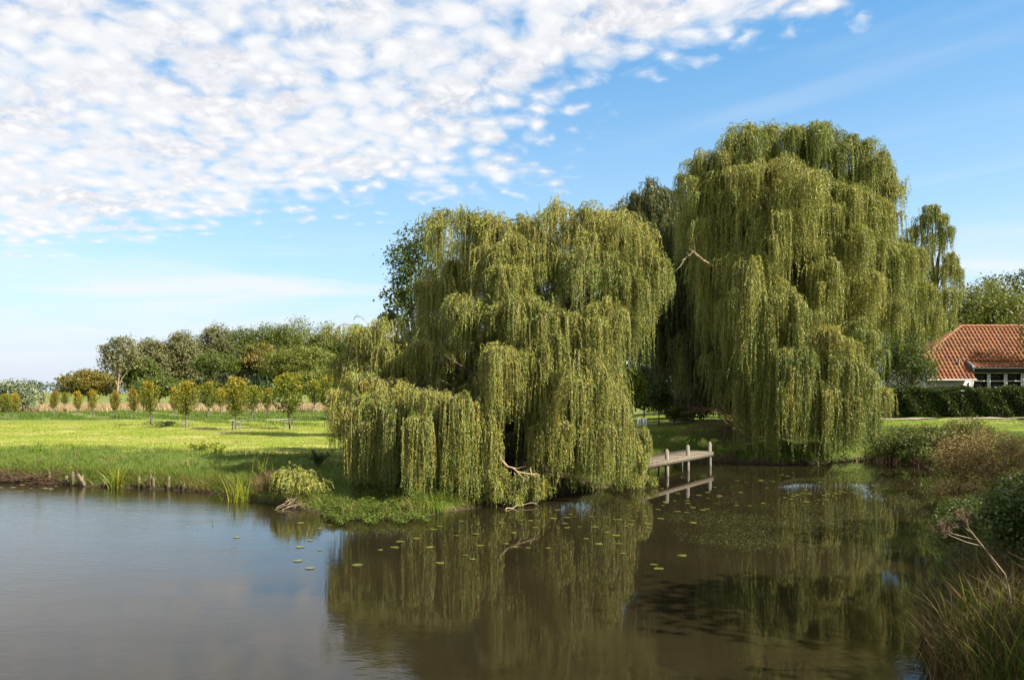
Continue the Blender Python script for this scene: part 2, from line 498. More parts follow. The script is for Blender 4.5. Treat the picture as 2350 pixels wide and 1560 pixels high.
gx = axis(-3000, 3000, -34, 26, 0.33, 0, 1.22)
gy = axis(-300, 4500, 4, 56, 0.33, 0, 1.20)
XX, YY = np.meshgrid(gx, gy)
DD = sdist(XX.ravel(), YY.ravel())
ZZ = H(XX.ravel(), YY.ravel(), DD)
g = G()
nx = len(gx)
ii = np.arange(len(gy) - 1)[:, None] * nx + np.arange(nx - 1)[None, :]
g.add(np.stack([XX.ravel(), YY.ravel(), ZZ], 1), np.stack([ii, ii + 1, ii + nx + 1, ii + nx], -1).reshape(-1, 4))
m, n, o = mat_new('grassland')
t_ = n.new('ShaderNodeTexCoord'); pos = t_.outputs['Object']
sp = n.new('ShaderNodeSeparateXYZ'); n.t.links.new(pos, sp.inputs[0])
mow = n.noise(n.vm('MULTIPLY', pos, (0.12, 0.55, 0.0)), 1.0, 6, 0.62)
patch = n.noise(pos, 0.28, 5, 0.6)
finen = n.noise(pos, 9.0, 5, 0.7)
bank = n.mix(n.ss(finen, 0.3, 0.7), (0.045, 0.075, 0.012), (0.10, 0.135, 0.02))
field = n.mix(n.ss(finen, 0.25, 0.75), (0.12, 0.175, 0.016), (0.19, 0.235, 0.028))
field = n.mix(n.m('MULTIPLY', n.ss(mow, 0.48, 0.64), 0.85), field, (0.36, 0.30, 0.13))
field = n.mix(n.m('MULTIPLY', n.ss(patch, 0.42, 0.66), 0.35), field, (0.085, 0.14, 0.014))
rough_ = n.mix(n.ss(finen, 0.3, 0.7), (0.055, 0.095, 0.016), (0.13, 0.15, 0.03))
rough_ = n.mix(n.ss(n.noise(n.vm('MULTIPLY', pos, (0.06, 0.3, 0)), 1.0, 5, 0.6), 0.5, 0.66), rough_, (0.24, 0.23, 0.06))
yy_ = n.m('ADD', sp.outputs[1], n.m('MULTIPLY', n.m('SUBTRACT', patch, 0.5), 6.0))
col = n.mix(n.ss(n.attr('field'), 0.2, 0.8), bank, field)
col = n.mix(n.ss(yy_, 66, 72), col, rough_)
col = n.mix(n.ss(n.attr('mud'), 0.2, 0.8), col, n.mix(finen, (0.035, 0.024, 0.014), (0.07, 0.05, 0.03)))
p_ = n.new('ShaderNodeBsdfPrincipled'); n.put(p_.inputs['Base Color'], col); p_.inputs['Roughness'].default_value = 0.9
p_.inputs['Specular IOR Level'].default_value = 0.15
bn = n.new('ShaderNodeBump'); bn.inputs['Strength'].default_value = 0.7; bn.inputs['Distance'].default_value = 0.05
n.put(bn.inputs['Height'], n.noise(pos, 14.0, 5, 0.7)); n.t.links.new(bn.outputs[0], p_.inputs['Normal'])
n.t.links.new(p_.outputs[0], o.inputs[0])
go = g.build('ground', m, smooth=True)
tag(go, 'grassy meadow and pond banks running to the horizon', None, kind='structure')
a_ = go.data.attributes.new('field', 'FLOAT', 'POINT')
a_.data.foreach_set('value', (sstep(3.4, 5.2, DD + 0.5 * wob(XX.ravel() * .6, YY.ravel() * .6))).astype(np.float32))
a_ = go.data.attributes.new('mud', 'FLOAT', 'POINT')
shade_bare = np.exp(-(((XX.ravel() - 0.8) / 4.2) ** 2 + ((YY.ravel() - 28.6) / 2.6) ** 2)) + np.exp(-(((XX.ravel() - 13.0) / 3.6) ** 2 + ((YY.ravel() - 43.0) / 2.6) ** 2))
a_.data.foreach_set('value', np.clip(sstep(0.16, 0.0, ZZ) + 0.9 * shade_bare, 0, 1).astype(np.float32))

# ------------------------------------------------------------------ water
m, n, o = mat_new('pond_water')
t_ = n.new('ShaderNodeTexCoord'); pos = t_.outputs['Object']
sp = n.new('ShaderNodeSeparateXYZ'); n.t.links.new(pos, sp.inputs[0])
murk = n.noise(pos, 0.25, 4, 0.5)
col = n.mix(n.ss(murk, 0.35, 0.65), (0.0130, 0.0106, 0.0052), (0.0168, 0.0134, 0.0062))
p_ = n.new('ShaderNodeBsdfPrincipled'); n.put(p_.inputs['Base Color'], col)
p_.inputs['Roughness'].default_value = 0.025; p_.inputs['IOR'].default_value = 1.333
zone = n.m('ADD', n.noise(n.vm('MULTIPLY', pos, (0.09, 0.16, 0)), 1.0, 4, 0.6), n.m('MULTIPLY', sp.outputs[0], -0.030))
amp = n.ss(zone, 0.48, 0.85, 0.035, 1.0)
near = n.ss(sp.outputs[1], 13.0, 8.5, 0.0, 0.7)
amp = n.m('MAXIMUM', amp, n.m('MULTIPLY', near, n.ss(n.noise(pos, 0.5, 3), 0.42, 0.62)))
r1 = n.noise(n.vm('MULTIPLY', pos, (1.0, 1.7, 0)), 3.8, 3, 0.6, distort=0.5)
r2 = n.noise(n.vm('MULTIPLY', pos, (1.0, 1.3, 0)), 17.0, 3, 0.55)
r3 = n.noise(n.vm('MULTIPLY', pos, (0.7, 1.4, 0)), 1.3, 2, 0.5)
hgt = n.m('ADD', n.m('ADD', n.m('MULTIPLY', r1, 0.5), n.m('MULTIPLY', r2, 0.18)), n.m('MULTIPLY', r3, 0.5))
bn = n.new('ShaderNodeBump'); bn.inputs['Strength'].default_value = 1.0
bn.inputs['Distance'].default_value = 0.012
n.put(bn.inputs['Height'], n.m('MULTIPLY', hgt, amp)); n.t.links.new(bn.outputs[0], p_.inputs['Normal'])
n.t.links.new(p_.outputs[0], o.inputs[0])
g = G()
g.add([(-95, -24, 0), (28, -24, 0), (28, 45, 0), (-95, 45, 0)], [(0, 1, 2, 3)])
tag(g.build('pond_water', m), 'still murky brown pond with ruffled patches', None, kind='structure')


# ------------------------------------------------------------------ willows
def strands(g, tw, P0, U, k, up, L, ds, ll, lw, tint, rs):
    n_ = len(P0)
    ph = rs.uniform(0, 6.28, n_); sw = rs.uniform(0.01, 0.06, n_)
    zmin = np.maximum(H(P0[:, 0] + U[:, 0] * k, P0[:, 1] + U[:, 1] * k), 0.0) + rs.uniform(0.02, 0.3, n_)
    L = np.minimum(L, np.maximum(P0[:, 2] - zmin + (1 + up) * k, 0.3))

    def path(i, s_):
        e = np.exp(-s_ / k[i]); h = k[i] * (1 - e)
        pos_ = np.stack([P0[i, 0] + U[i, 0] * h + sw[i] * s_ * np.sin(1.4 * s_ + ph[i]),
                         P0[i, 1] + U[i, 1] * h + sw[i] * s_ * np.cos(1.1 * s_ + ph[i]),
                         P0[i, 2] - s_ + (1 + up[i]) * h], 1)
        T = np.stack([U[i, 0] * e, U[i, 1] * e, -(1 - e) + up[i] * e], 1)
        return pos_, nrm(T)
    cnt = np.maximum((L / ds).astype(int), 4)
    idx = np.repeat(np.arange(n_), cnt)
    j = np.arange(len(idx)) - np.repeat(np.cumsum(cnt) - cnt, cnt)
    s_ = (j + rs.uniform(0, 1, len(idx))) * ds
    s_ = np.minimum(s_, L[idx])
    pos_, T = path(idx, s_)
    side = nrm(np.cross(T, nrm(rs.normal(size=(len(idx), 3)))))
    al = rs.uniform(0.25, 0.95, len(idx))
    D = nrm(T * np.cos(al)[:, None] + side * np.sin(al)[:, None] + np.array([0, 0, -0.15]))
    W = nrm(np.cross(D, nrm(rs.normal(size=(len(idx), 3)))))
    sc = rs.uniform(0.7, 1.2, len(idx)) * (1 - 0.35 * (s_ / L[idx]) ** 3)
    g.leaves(pos_, D, W, ll * sc, lw * sc, np.clip(tint[idx] + rs.normal(0, 0.13, len(idx)), 0, 1))
    # the twigs themselves
    if tw is not None:
        seg = 7
        fr = np.linspace(0, 0.9, seg + 1)
        ii_ = np.arange(n_)
        pts = np.stack([path(ii_, L * f_)[0] for f_ in fr], 1)
        a = rs.uniform(0, 3.14, n_)
        Wd = np.stack([np.cos(a), np.sin(a), 0 * a], 1)[:, None, :]
        wr = (0.009 * (1 - fr) + 0.002)[None, :, None]
        v = np.stack([pts - Wd * wr, pts + Wd * wr], 2).reshape(-1, 3)
        b = np.arange(n_)[:, None] * (2 * (seg + 1))
        q = np.concatenate([b + np.array([[2 * k_, 2 * k_ + 1, 2 * k_ + 3, 2 * k_ + 2]]) for k_ in range(seg)], 0)
        tw.add(v, q)


def bez(a, b, c_, n_=8):
    t = np.linspace(0, 1, n_)[:, None]
    return (1 - t) ** 2 * a + 2 * t * (1 - t) * b + t * t * c_


def willow(label, basepx, baseY, clumps, height, seed, matname='willow', ds=0.030, ll=0.098, lw=0.0185, per=1.0, trunk_r=0.38, forks=4, fount=0.36):
    rs = np.random.default_rng(seed)
    bx = (basepx - 1175) / F * baseY
    bz = Hs(bx, baseY) - 0.05
    root = empty('weeping_willow', (bx, baseY, bz), label, 'tree', 'weeping willows round the pond')
    base = np.array([bx, baseY, bz])
    tr = G()
    top = base + np.array([0.2, 0.1, height * 0.34])
    tr.tube(bez(base, base + np.array([-0.15, 0, height * 0.17]), top, 9), np.linspace(trunk_r * 1.25, trunk_r * 0.8, 9) + 0.18 * np.array([1, .4, .1, 0, 0, 0, 0, 0, 0]), 12)
    gl, tw, lm = G(), G(), G()
    # main limbs
    C = np.array([P(c_[0], c_[1], c_[2]) for c_ in clumps])
    forkp = []
    for f_ in range(forks):
        a = 6.28 * f_ / forks + rs.uniform(-.4, .4)
        e = base + np.array([math.cos(a) * height * 0.13, math.sin(a) * height * 0.10, height * rs.uniform(0.52, 0.66)])
        pth = bez(top - np.array([0, 0, .2]), (top + e) / 2 + np.array([math.cos(a) * .3, math.sin(a) * .3, -.2]), e, 7)
        tr.tube(pth, np.linspace(trunk_r * .62, trunk_r * .3, 7), 8)
        forkp.append(pth)
    allp = np.concatenate(forkp + [np.linspace(base + np.array([0, 0, height * .15]), top, 5)])
    PP, UU, KK, UP, LL_, TT = [], [], [], [], [], []
    for ci, c_ in enumerate(clumps):
        px, py, Y, r, L = c_[:5]
        dens_ = c_[5] if len(c_) > 5 else 1.0
        top_c = C[ci]
        cen = top_c - np.array([0, 0, 0.34 * r])
        dd = np.linalg.norm((allp - cen) * np.array([1, 1, 1.0]), axis=1) + 2.5 * np.maximum(allp[:, 2] - cen[2] + 0.55 * np.linalg.norm((allp - cen)[:, :2], axis=1), 0)
        st = allp[np.argmin(dd)]
        mid = (st + cen) / 2 + np.array([rs.normal(0, .2), rs.normal(0, .2), 0.22 * np.linalg.norm(st - cen) * 0.6 + 0.1])
        dist = np.linalg.norm(st - cen)
        lm.tube(bez(st, mid, cen, 9) + rs.normal(0, .03, (9, 3)), np.linspace(0.035 + 0.012 * dist, 0.016, 9), 6)
        ct = 0.46 + rs.normal(0, 0.13)
        # a mass is a main fountain of strands with smaller fountains budding from its flanks
        subs = [(cen, r, 1.0)] if fount > 0 else []
        a0 = rs.uniform(0, 6.28)
        for q in range((3 if r > .8 else 2) if fount > 0 else 0):
            a = a0 + 6.28 * q / 3 + rs.normal(0, .5)
            e = cen + np.array([math.cos(a) * r * .75, math.sin(a) * r * .75, -r * rs.uniform(.25, .8)])
            lm.tube(bez(cen, (cen + e) / 2 + np.array([0, 0, .18 * r]), e, 6), np.linspace(.018, .008, 6), 4)
            subs.append((e, r * rs.uniform(.45, .65), rs.uniform(.6, .95)))
        for (cc, rr, lf) in subs:
            for q in range(max(4, int((11 * rr + 3) * dens_ * per * fount))):
                a = rs.uniform(0, 6.28)
                kl = rr * (.15 + .85 * math.sqrt(rs.uniform(0, 1)))
                ns = int(rs.integers(12, 22))
                st = cc + np.array([math.cos(a) * kl * .25, math.sin(a) * kl * .25, 0])
                if kl > .3 * rr:
                    m2 = st + np.array([math.cos(a) * kl * .5, math.sin(a) * kl * .5, .12 * kl])
                    lm.tube(bez(cc, st + np.array([0, 0, .05]), m2, 5), np.linspace(.012, .004, 5), 4)
                PP.append(st + rs.normal(0, 1, (ns, 3)) * np.array([.06 + .05 * rr, .06 + .05 * rr, .06]))
                aa = a + rs.normal(0, .36, ns)
                UU.append(np.stack([np.cos(aa), np.sin(aa)], 1))
                KK.append(np.maximum(0.05, kl * .75 * rs.normal(1, .25, ns)))
                UP.append(np.maximum(-.3, rs.normal(.32, .38) + rs.normal(0, .24, ns)))
                Lb = L * lf * rs.uniform(0.35 if py < 860 else 0.6, 1.05) + kl * .6
                LL_.append(Lb * rs.uniform(0.22, 1.0, ns) ** .75 + 0.15)
                TT.append(np.clip(ct + rs.normal(0, .10) + rs.normal(0, .09, ns), 0, 1))
        # loose side branches with hanging locks of unequal length
        nbr = int(rs.integers(5, 9)) if r > .55 else 4
        for b in range(nbr):
            a = a0 + 6.28 * b / nbr + rs.normal(0, .4)
            R_ = r * rs.uniform(0.6, 1.5)
            dirv = np.array([math.cos(a), math.sin(a), 0.0])
            rise = rs.uniform(-.05, .40) * R_
            tip = cen + dirv * R_ + np.array([0, 0, rise - rs.uniform(.15, .9) * R_])
            sp = bez(cen, cen + dirv * R_ * .55 + np.array([0, 0, rise + .15 * R_]), tip, 8) + rs.normal(0, .03, (8, 3))
            lm.tube(sp, np.linspace(0.020, 0.006, 8), 4)
            for q in range(max(2, int((1.9 if fount > 0 else 2.8) * R_ * dens_ * per + 1.5))):
                f_ = rs.uniform(.15, 1.0) * 6.99
                k_ = int(f_); hub = sp[k_] + (sp[min(k_ + 1, 7)] - sp[k_]) * (f_ - k_) + rs.normal(0, .05, 3)
                ns = int(rs.integers(11, 22))
                sp_ = 0.07 + 0.055 * r
                PP.append(hub + rs.normal(0, 1, (ns, 3)) * np.array([sp_, sp_, 0.08]))
                aa = a + rs.normal(0, .6) + rs.normal(0, .6, ns)
                UU.append(np.stack([np.cos(aa), np.sin(aa)], 1))
                KK.append(np.maximum(0.05, rs.normal(0.26, .09) * r * (0.4 + .6 * f_ / 7) * rs.normal(1, .25, ns)))
                UP.append(np.maximum(-.3, rs.normal(.5, .4) + rs.normal(0, .3, ns)))
                Lb = L * rs.uniform(0.25 if py < 860 else 0.55, 1.0)
                LL_.append(Lb * rs.uniform(0.2, 1.0, ns) ** .75 + 0.15)
                TT.append(np.clip(ct + .05 + rs.normal(0, .12) + rs.normal(0, .09, ns), 0, 1))
        # a few wisps standing proud of the top
        nl_ = int(10 * r * per * (1 if py < 840 else .5)) + 1
        a = rs.uniform(0, 6.28, nl_); q = r * np.sqrt(rs.uniform(.1, 1.3, nl_))
        PP.append(cen + np.stack([np.cos(a) * q * .6, np.sin(a) * q * .6, rs.uniform(-.5, .1, nl_) * r], 1))
        UU.append(np.stack([np.cos(a), np.sin(a)], 1)); KK.append(rs.uniform(.1, .5, nl_) * r + .04); UP.append(rs.normal(.3, .4, nl_))
        LL_.append(L * rs.uniform(.75, 1.45, nl_)); TT.append(np.clip(ct + rs.normal(0, .16, nl_), 0, 1))
        nw = int(14 * r * per) + 4
        a = rs.uniform(0, 6.28, nw)
        PP.append(cen + np.stack([np.cos(a), np.sin(a), 0 * a], 1) * r * rs.uniform(.1, .6, nw)[:, None] + np.array([0, 0, .05]))
        UU.append(np.stack([np.cos(a), np.sin(a)], 1)); KK.append(rs.uniform(.15, .55, nw) * min(r, 1.6)); UP.append(rs.uniform(0.3, 1.35, nw))
        LL_.append(rs.uniform(.5, 1.0, nw) * min(L, 1.8)); TT.append(np.clip(ct + 0.12 + rs.normal(0, .1, nw), 0, 1))
    strands(gl, tw, np.concatenate(PP), np.concatenate(UU), np.concatenate(KK), np.concatenate(UP), np.concatenate(LL_), ds, ll, lw, np.concatenate(TT), rs)
    t_o = tr.build('trunk', M['bark'], root, True)
    lo = lm.build('limbs', M['bark'], root, True)
    to = tw.build('twigs', M['twig'], root)
    co = gl.build('crown', M[matname], root)
    print('willow', label[:20], sum(len(q) for q in gl.f))
    return root


W1 = [  # (px, py, depth, radius m, length m[, density])
    (1075, 478, 28.4, 1.2, 2.3), (1150, 490, 28.0, 1.3, 2.4), (1215, 512, 28.8, 0.8, 2.0), (1325, 462, 28.4, 1.4, 2.7), (1395, 472, 28.8, 1.3, 2.6), (1450, 515, 28.4, 1.2, 2.7),
    (1480, 580, 28.0, 0.85, 2.0), (1350, 570, 27.0, 1.2, 1.9), (1150, 555, 27.3, 1.1, 1.7), (1055, 590, 29.0, 1.1, 3.0), (1015, 640, 29.6, 0.9, 2.4),
    (1425, 600, 27.4, 1.1, 2.6), (1165, 608, 26.5, 0.75, 1.3), (1085, 680, 26.2, 0.95, 1.3), (1050, 690, 26.4, 0.6, 1.4), (1195, 672, 25.9, 1.0, 2.0),
    (1290, 705, 25.9, 1.0, 2.4), (1385, 690, 26.6, 1.0, 2.4), (1455, 635, 28.2, 0.55, 2.0), (1150, 790, 24.9, 0.62, 2.8, 1.3), (1240, 775, 25.6, 0.75, 2.7), (1325, 790, 25.7, 1.05, 3.2), (1372, 790, 26.4, 0.6, 3.3),
    (835, 850, 26.6, .7, 2.2), (900, 868, 26.2, .6, 1.7), (800, 890, 26.4, .5, 2.6), (850, 742, 28.0, 1.0, 1.8), (905, 775, 28.4, 1.0, 2.0), (965, 785, 27.8, 0.9, 1.5), (815, 810, 28.0, 0.7, 2.0), (865, 825, 27.6, 0.6, 1.4), 
    (850, 900, 25.2, 0.6, 2.7), (870, 945, 24.8, .45, 2.2), (815, 930, 25.2, 0.45, 2.6), (905, 922, 24.8, 0.55, 3.0), (985, 890, 24.8, 0.7, 1.3), (962, 958, 23.6, 0.42, 2.9, 1.3), (1050, 908, 24.0, 0.42, 3.4, 1.2), (1010, 930, 24.6, 0.5, 3.0), (935, 900, 25.6, .55, 3.0), (890, 890, 26.2, .6, 2.6), (845, 985, 25.0, .5, 2.0),
    (1095, 950, 24.6, 0.62, 2.9), (1130, 1072, 24.7, 0.62, 1.0), (1190, 1090, 24.9, 0.62, 0.9), (1225, 1080, 25.3, 0.5, 0.9), (1090, 1060, 24.6, 0.4, 1.0),
    (1270, 860, 25.8, 0.6, 3.5), (1345, 850, 26.2, 0.7, 3.6), (1405, 880, 27.0, 0.75, 3.3), (1425, 950, 27.4, 0.45, 2.3), (1350, 960, 25.9, 0.7, 2.2), (1265, 960, 25.6, 0.65, 1.9), (1410, 990, 27.4, 0.6, 2.0, 1.4), (1375, 960, 26.6, .6, 2.4),
    (1448, 1030, 28.0, 0.4, 1.0), (1464, 985, 30.6, .4, 1.8), (1440, 1085, 28.6, .5, .5), (1485, 1095, 29.6, .4, .4),
    # the shaded inside and the far side of the crown
    (1000, 790, 30.2, 1.4, 4.0), (1100, 740, 29.6, 1.4, 4.0), (1085, 860, 28.6, 1.1, 2.8), (1250, 760, 29.6, 1.5, 4.0), (1330, 770, 29.6, 1.2, 4.0), (940, 880, 29.8, 1.2, 3.2), (1050, 940, 28.4, 0.9, 2.6),
    (1200, 880, 29.0, 1.2, 3.0), (1320, 880, 29.0, 1.2, 3.2), (1375, 890, 29.6, 0.9, 3.2), (1100, 540, 31.8, 1.6, 3.5), (1245, 570, 32.0, 1.4, 3.5), (1370, 520, 31.8, 1.6, 3.5), (1440, 640, 31.2, 0.9, 2.2),
    (1180, 640, 32.6, 1.6, 4.0), (1320, 680, 32.8, 1.6, 4.5), (1010, 720, 32.2, 1.3, 4.0), (890, 850, 31.2, 1.3, 3.4), (1370, 800, 31.6, 1.0, 3.8), (1130, 820, 33.0, 1.5, 4.4), (1000, 900, 31.8, 1.2, 3.4), (1260, 840, 33.2, 1.5, 4.4), (1220, 700, 30.4, 1.5, 4.6), (1300, 780, 31.0, 1.4, 4.4), (1150, 760, 31.2, 1.4, 4.4), (1270, 920, 30.2, 1.1, 3.0), (1210, 960, 31.0, 1.1, 2.8),
]
willow('broad weeping willow on the point beside the jetty, its branches trailing in the water', 1215, 28.8, W1, 9.4, 11, per=0.85)

W2 = [
    (1690, 300, 42.0, 1.9, 3.4), (1735, 285, 42.5, 1.6, 3.2), (1830, 282, 42.0, 1.9, 3.4), (1895, 292, 42.6, 1.8, 3.4), (1960, 325, 42.4, 1.6, 3.4), (2010, 355, 43.0, 1.5, 3.4), (2040, 400, 43.0, 1.2, 3.0),
    (1625, 340, 42.2, 1.5, 3.4), (1585, 365, 42.6, 1.2, 3.4), (1650, 385, 41.0, 1.7, 3.6), (1760, 365, 40.4, 1.9, 3.8), (1850, 385, 40.4, 1.8, 3.8), (1940, 415, 41.0, 1.7, 3.6), (2015, 450, 42.0, 1.3, 3.0),
    (1600, 460, 41.2, 1.5, 4.0), (1780, 480, 39.6, 1.8, 4.0), (1960, 520, 41.0, 1.5, 3.6), (2030, 560, 43.0, 1.4, 4.2), (2075, 570, 43.6, 1.0, 4.2),
    (1560, 540, 42.6, 1.2, 5.0), (1640, 565, 41.0, 1.4, 4.2), (1720, 575, 39.4, 1.6, 4.2), (1895, 600, 40.2, 1.4, 3.6), (1985, 630, 41.4, 1.3, 3.6), (1530, 600, 43.4, 1.1, 5.2), (1500, 640, 44.0, 0.9, 4.6),
    (1710, 650, 38.9, 1.4, 4.8), (1780, 650, 38.9, 1.3, 4.2), (1830, 700, 38.7, 1.1, 3.6), (1750, 760, 38.6, 1.1, 3.4), (1635, 715, 41.2, 1.5, 5.0), (1575, 740, 42.4, 1.3, 5.4), (1975, 730, 39.9, 1.0, 2.4),
    (2045, 690, 42.4, 0.9, 2.0), (1900, 745, 38.5, 0.9, 2.0), (1800, 800, 38.4, 1.1, 4.6), (1850, 790, 38.1, 1.2, 5.2), (1935, 790, 38.5, 1.2, 5.4), (1975, 840, 38.9, 1.0, 4.4), (1820, 850, 37.9, 0.8, 4.4), (1890, 870, 37.9, 0.8, 4.2),
    (1740, 870, 39.2, 1.1, 3.6), (1700, 880, 43.0, 0.9, 3.0), (2030, 885, 39.8, 0.8, 1.6), (2000, 900, 39.2, 0.7, 2.6), (1945, 900, 38.0, 0.7, 3.6), (1770, 900, 38.4, 0.6, 3.2),
    # inside and far side
    (1650, 480, 45.0, 2.2, 5.5), (1780, 400, 46.0, 2.4, 5.5), (1900, 430, 46.0, 2.2, 5.5), (2000, 520, 46.0, 1.8, 5.0), (1600, 640, 45.6, 1.8, 5.6), (1720, 650, 43.0, 2.0, 5.0), (1830, 680, 43.0, 2.0, 5.0), (1940, 700, 43.6, 1.9, 5.0),
    (1560, 700, 46.0, 1.4, 5.4), (1700, 820, 43.4, 1.8, 4.6), (1820, 830, 42.6, 1.8, 4.6), (1930, 840, 42.6, 1.7, 4.4), (1980, 780, 44.0, 1.2, 3.4), (1760, 520, 49.0, 2.3, 6.0), (1880, 560, 49.0, 2.3, 6.0), (1650, 740, 48.0, 1.9, 5.6), (1980, 680, 48.0, 1.8, 5.6), (1840, 760, 48.0, 2.0, 5.0),
]
W2 = [(1805 + (q[0] - 1805) * (.92 if q[1] < 640 else .95),) + q[1:3] + (q[3] * .84,) + tuple(q[4:]) for q in W2]
W2 = [((q[0], q[1], q[2] + 3.0 * float(sstep(1690, 1560, q[0])) * float(sstep(420, 520, q[1]))) + tuple(q[3:])) for q in W2]
W2 = [q for q in W2 if not (q[0] < 1650 and q[1] > 520)]
W2 += [(1740, 600, 45, 1.9, 5.2), (1830, 560, 46, 2.0, 5.4), (1910, 620, 46, 1.8, 5.0), (1800, 720, 45.5, 1.8, 5.0), (1880, 760, 45.5, 1.7, 4.6), (1730, 740, 46, 1.6, 4.8), (1950, 700, 47, 1.6, 4.8), (1820, 480, 44, 2.0, 5.0), (1760, 860, 44.5, 1.5, 3.6), (1880, 880, 44.5, 1.5, 3.4), (1820, 640, 48, 2.0, 6.0), (2078, 560, 45.5, .8, 3.4), (2098, 640, 46, .8, 3.0), (1660, 560, 41.5, 1.2, 3.6), (1960, 480, 48.5, 1.8, 5.0), (1900, 390, 49.0, 2.0, 5.0), (1800, 350, 49.0, 2.0, 5.0), (1980, 620, 47.5, 1.4, 4.5), (1950, 760, 46.5, 1.5, 4.5), (1700, 370, 48, 1.8, 5.0)]
willow('tallest weeping willow with a domed crown, its lowest strands touching the water past the jetty', 1745, 43.0, W2, 16.0, 23, ds=0.052, ll=0.145, lw=0.029, per=0.9, trunk_r=0.55, forks=5)

W3 = [(1485, 435, 52, 1.5, 3.6), (1535, 432, 52.5, 1.4, 3.6), (1450, 470, 52, 1.1, 3.2), (1500, 500, 51, 1.7, 4.2), (1560, 480, 52, 1.8, 4.6), (1470, 560, 51.5, 1.5, 4.4), (1540, 580, 51, 1.7, 4.6), (1600, 560, 52, 1.8, 5),
      (1500, 680, 51, 1.6, 4.6), (1570, 700, 51, 1.7, 4.8), (1640, 690, 52, 1.7, 5), (1520, 540, 55, 2.0, 6), (1600, 640, 55, 2.0, 6), (1545, 780, 51, 1.4, 3.6), (1620, 620, 49.0, 1.6, 5.0), (1655, 720, 48.0, 1.6, 4.6), (1600, 760, 48.5, 1.4, 4.2), (1530, 640, 49.5, 1.3, 4.6), (1640, 840, 47.5, 1.3, 3.0), (1690, 800, 47.5, 1.3, 4.0), (1570, 540, 50, 1.5, 4.2), (1500, 740, 50, 1.1, 3.2)]
willow('shaded dark weeping willow rising between the broad and the tallest willow', 1565, 52.5, W3, 15.0, 31, 'willow_dark_shade', ds=0.085, ll=0.21, lw=0.045, per=0.8, trunk_r=0.4)
W4 = [(2140, 468, 58, .5, 1.3, .8), (2160, 490, 58, .5, 1.4, .8), (2120, 492, 58.4, .55, 1.5, .8), (2175, 520, 58, .5, 1.6, .7), (2095, 520, 58.5, .6, 1.6, .8), (2145, 535, 58.2, .6, 1.8, .8), (2070, 545, 59, .6, 1.8, .7), (2120, 570, 58, .6, 1.8, .7),
      (2180, 580, 58, .55, 1.8, .7), (2155, 610, 58.2, .6, 2.0, .8), (2195, 612, 58.2, .5, 1.8, .9), (2090, 600, 58.5, .7, 2.0, .8), (2060, 620, 59, .7, 2.2, .8), (2130, 650, 58, .7, 2.0, .7), (2175, 660, 58, .6, 2.2, .6), (2095, 680, 58.5, .7, 2.2, .8), (2065, 690, 59, .8, 2.4),
      (2150, 705, 58, .7, 2.0, .6), (2115, 740, 58, .7, 2.0, .7), (2075, 760, 59, .8, 2.2, .8), (2045, 700, 60, .9, 2.6), (2100, 640, 60, .8, 2.6)]
W4 = [(x_, y_, d_, r_ * .9, L_ * 1.55, q_[0] if q_ else 1.0) for (x_, y_, d_, r_, L_, *q_) in W4]
willow('thin open weeping willow with gaps of sky, next to the tiled roof', 2098, 58.6, W4, 14.0, 41, ds=0.075, ll=0.19, lw=0.04, per=1.0, trunk_r=0.26, forks=4, fount=0.0)


# ------------------------------------------------------------------ broad-leaved trees and bushes
def foliage(g, lobes, n_clump, n_leaf, size, rs, flat=0.75, spread=0.2, tint0=0.5, aspect=0.62, inner=0.55, tdir=0.0):
    for (c_, r) in lobes:
        c_ = np.asarray(c_, float); r = np.asarray(r, float)
        d = nrm(rs.normal(size=(n_clump, 3)))
        d[:, 2] = np.where(d[:, 2] < -0.55, -d[:, 2], d[:, 2])
        rad = inner + (1.04 - inner) * rs.uniform(0, 1, n_clump) ** 0.55
        cc = c_ + d * rad[:, None] * r
        ct = np.clip(tint0 + rs.normal(0, .16, n_clump) + rs.normal(0, .07), 0, 1)
        i = np.repeat(np.arange(n_clump), n_leaf)
        N_ = len(i)
        off = rs.normal(size=(N_, 3)) * r.mean() * spread * np.array([1, 1, flat])
        pos_ = cc[i] + off
        nm = nrm(d[i] * 0.9 + rs.normal(size=(N_, 3)) * .75 + np.array([0, 0, .35]))
        D = nrm(np.cross(nm, nrm(rs.normal(size=(N_, 3)))) + np.array([0, 0, -tdir]))
        W = nrm(np.cross(nm, D))
        sc = rs.uniform(.65, 1.3, N_)
        g.leaves(pos_, D, W, size * sc, size * aspect * sc, np.clip(ct[i] + rs.normal(0, .14, N_), 0, 1))


def crown_lobes(cen, rad, k, rs, fr=0.42, reach=0.62, squash=1.0):
    out_ = []
    for i in range(k):
        t = (i + .5) / k
        z = 1 - 1.75 * t
        a = i * 2.39996 + rs.uniform(-.4, .4)
        h = math.sqrt(max(0, 1 - z * z))
        d = np.array([math.cos(a) * h, math.sin(a) * h, z])
        q = fr * rs.uniform(.75, 1.25)
        rr = np.array([rad[0] * q, rad[1] * q, rad[2] * q * squash])
        out_.append((np.asarray(cen) + d * reach * rs.uniform(.85, 1.15) * np.asarray(rad), rr))
    return out_


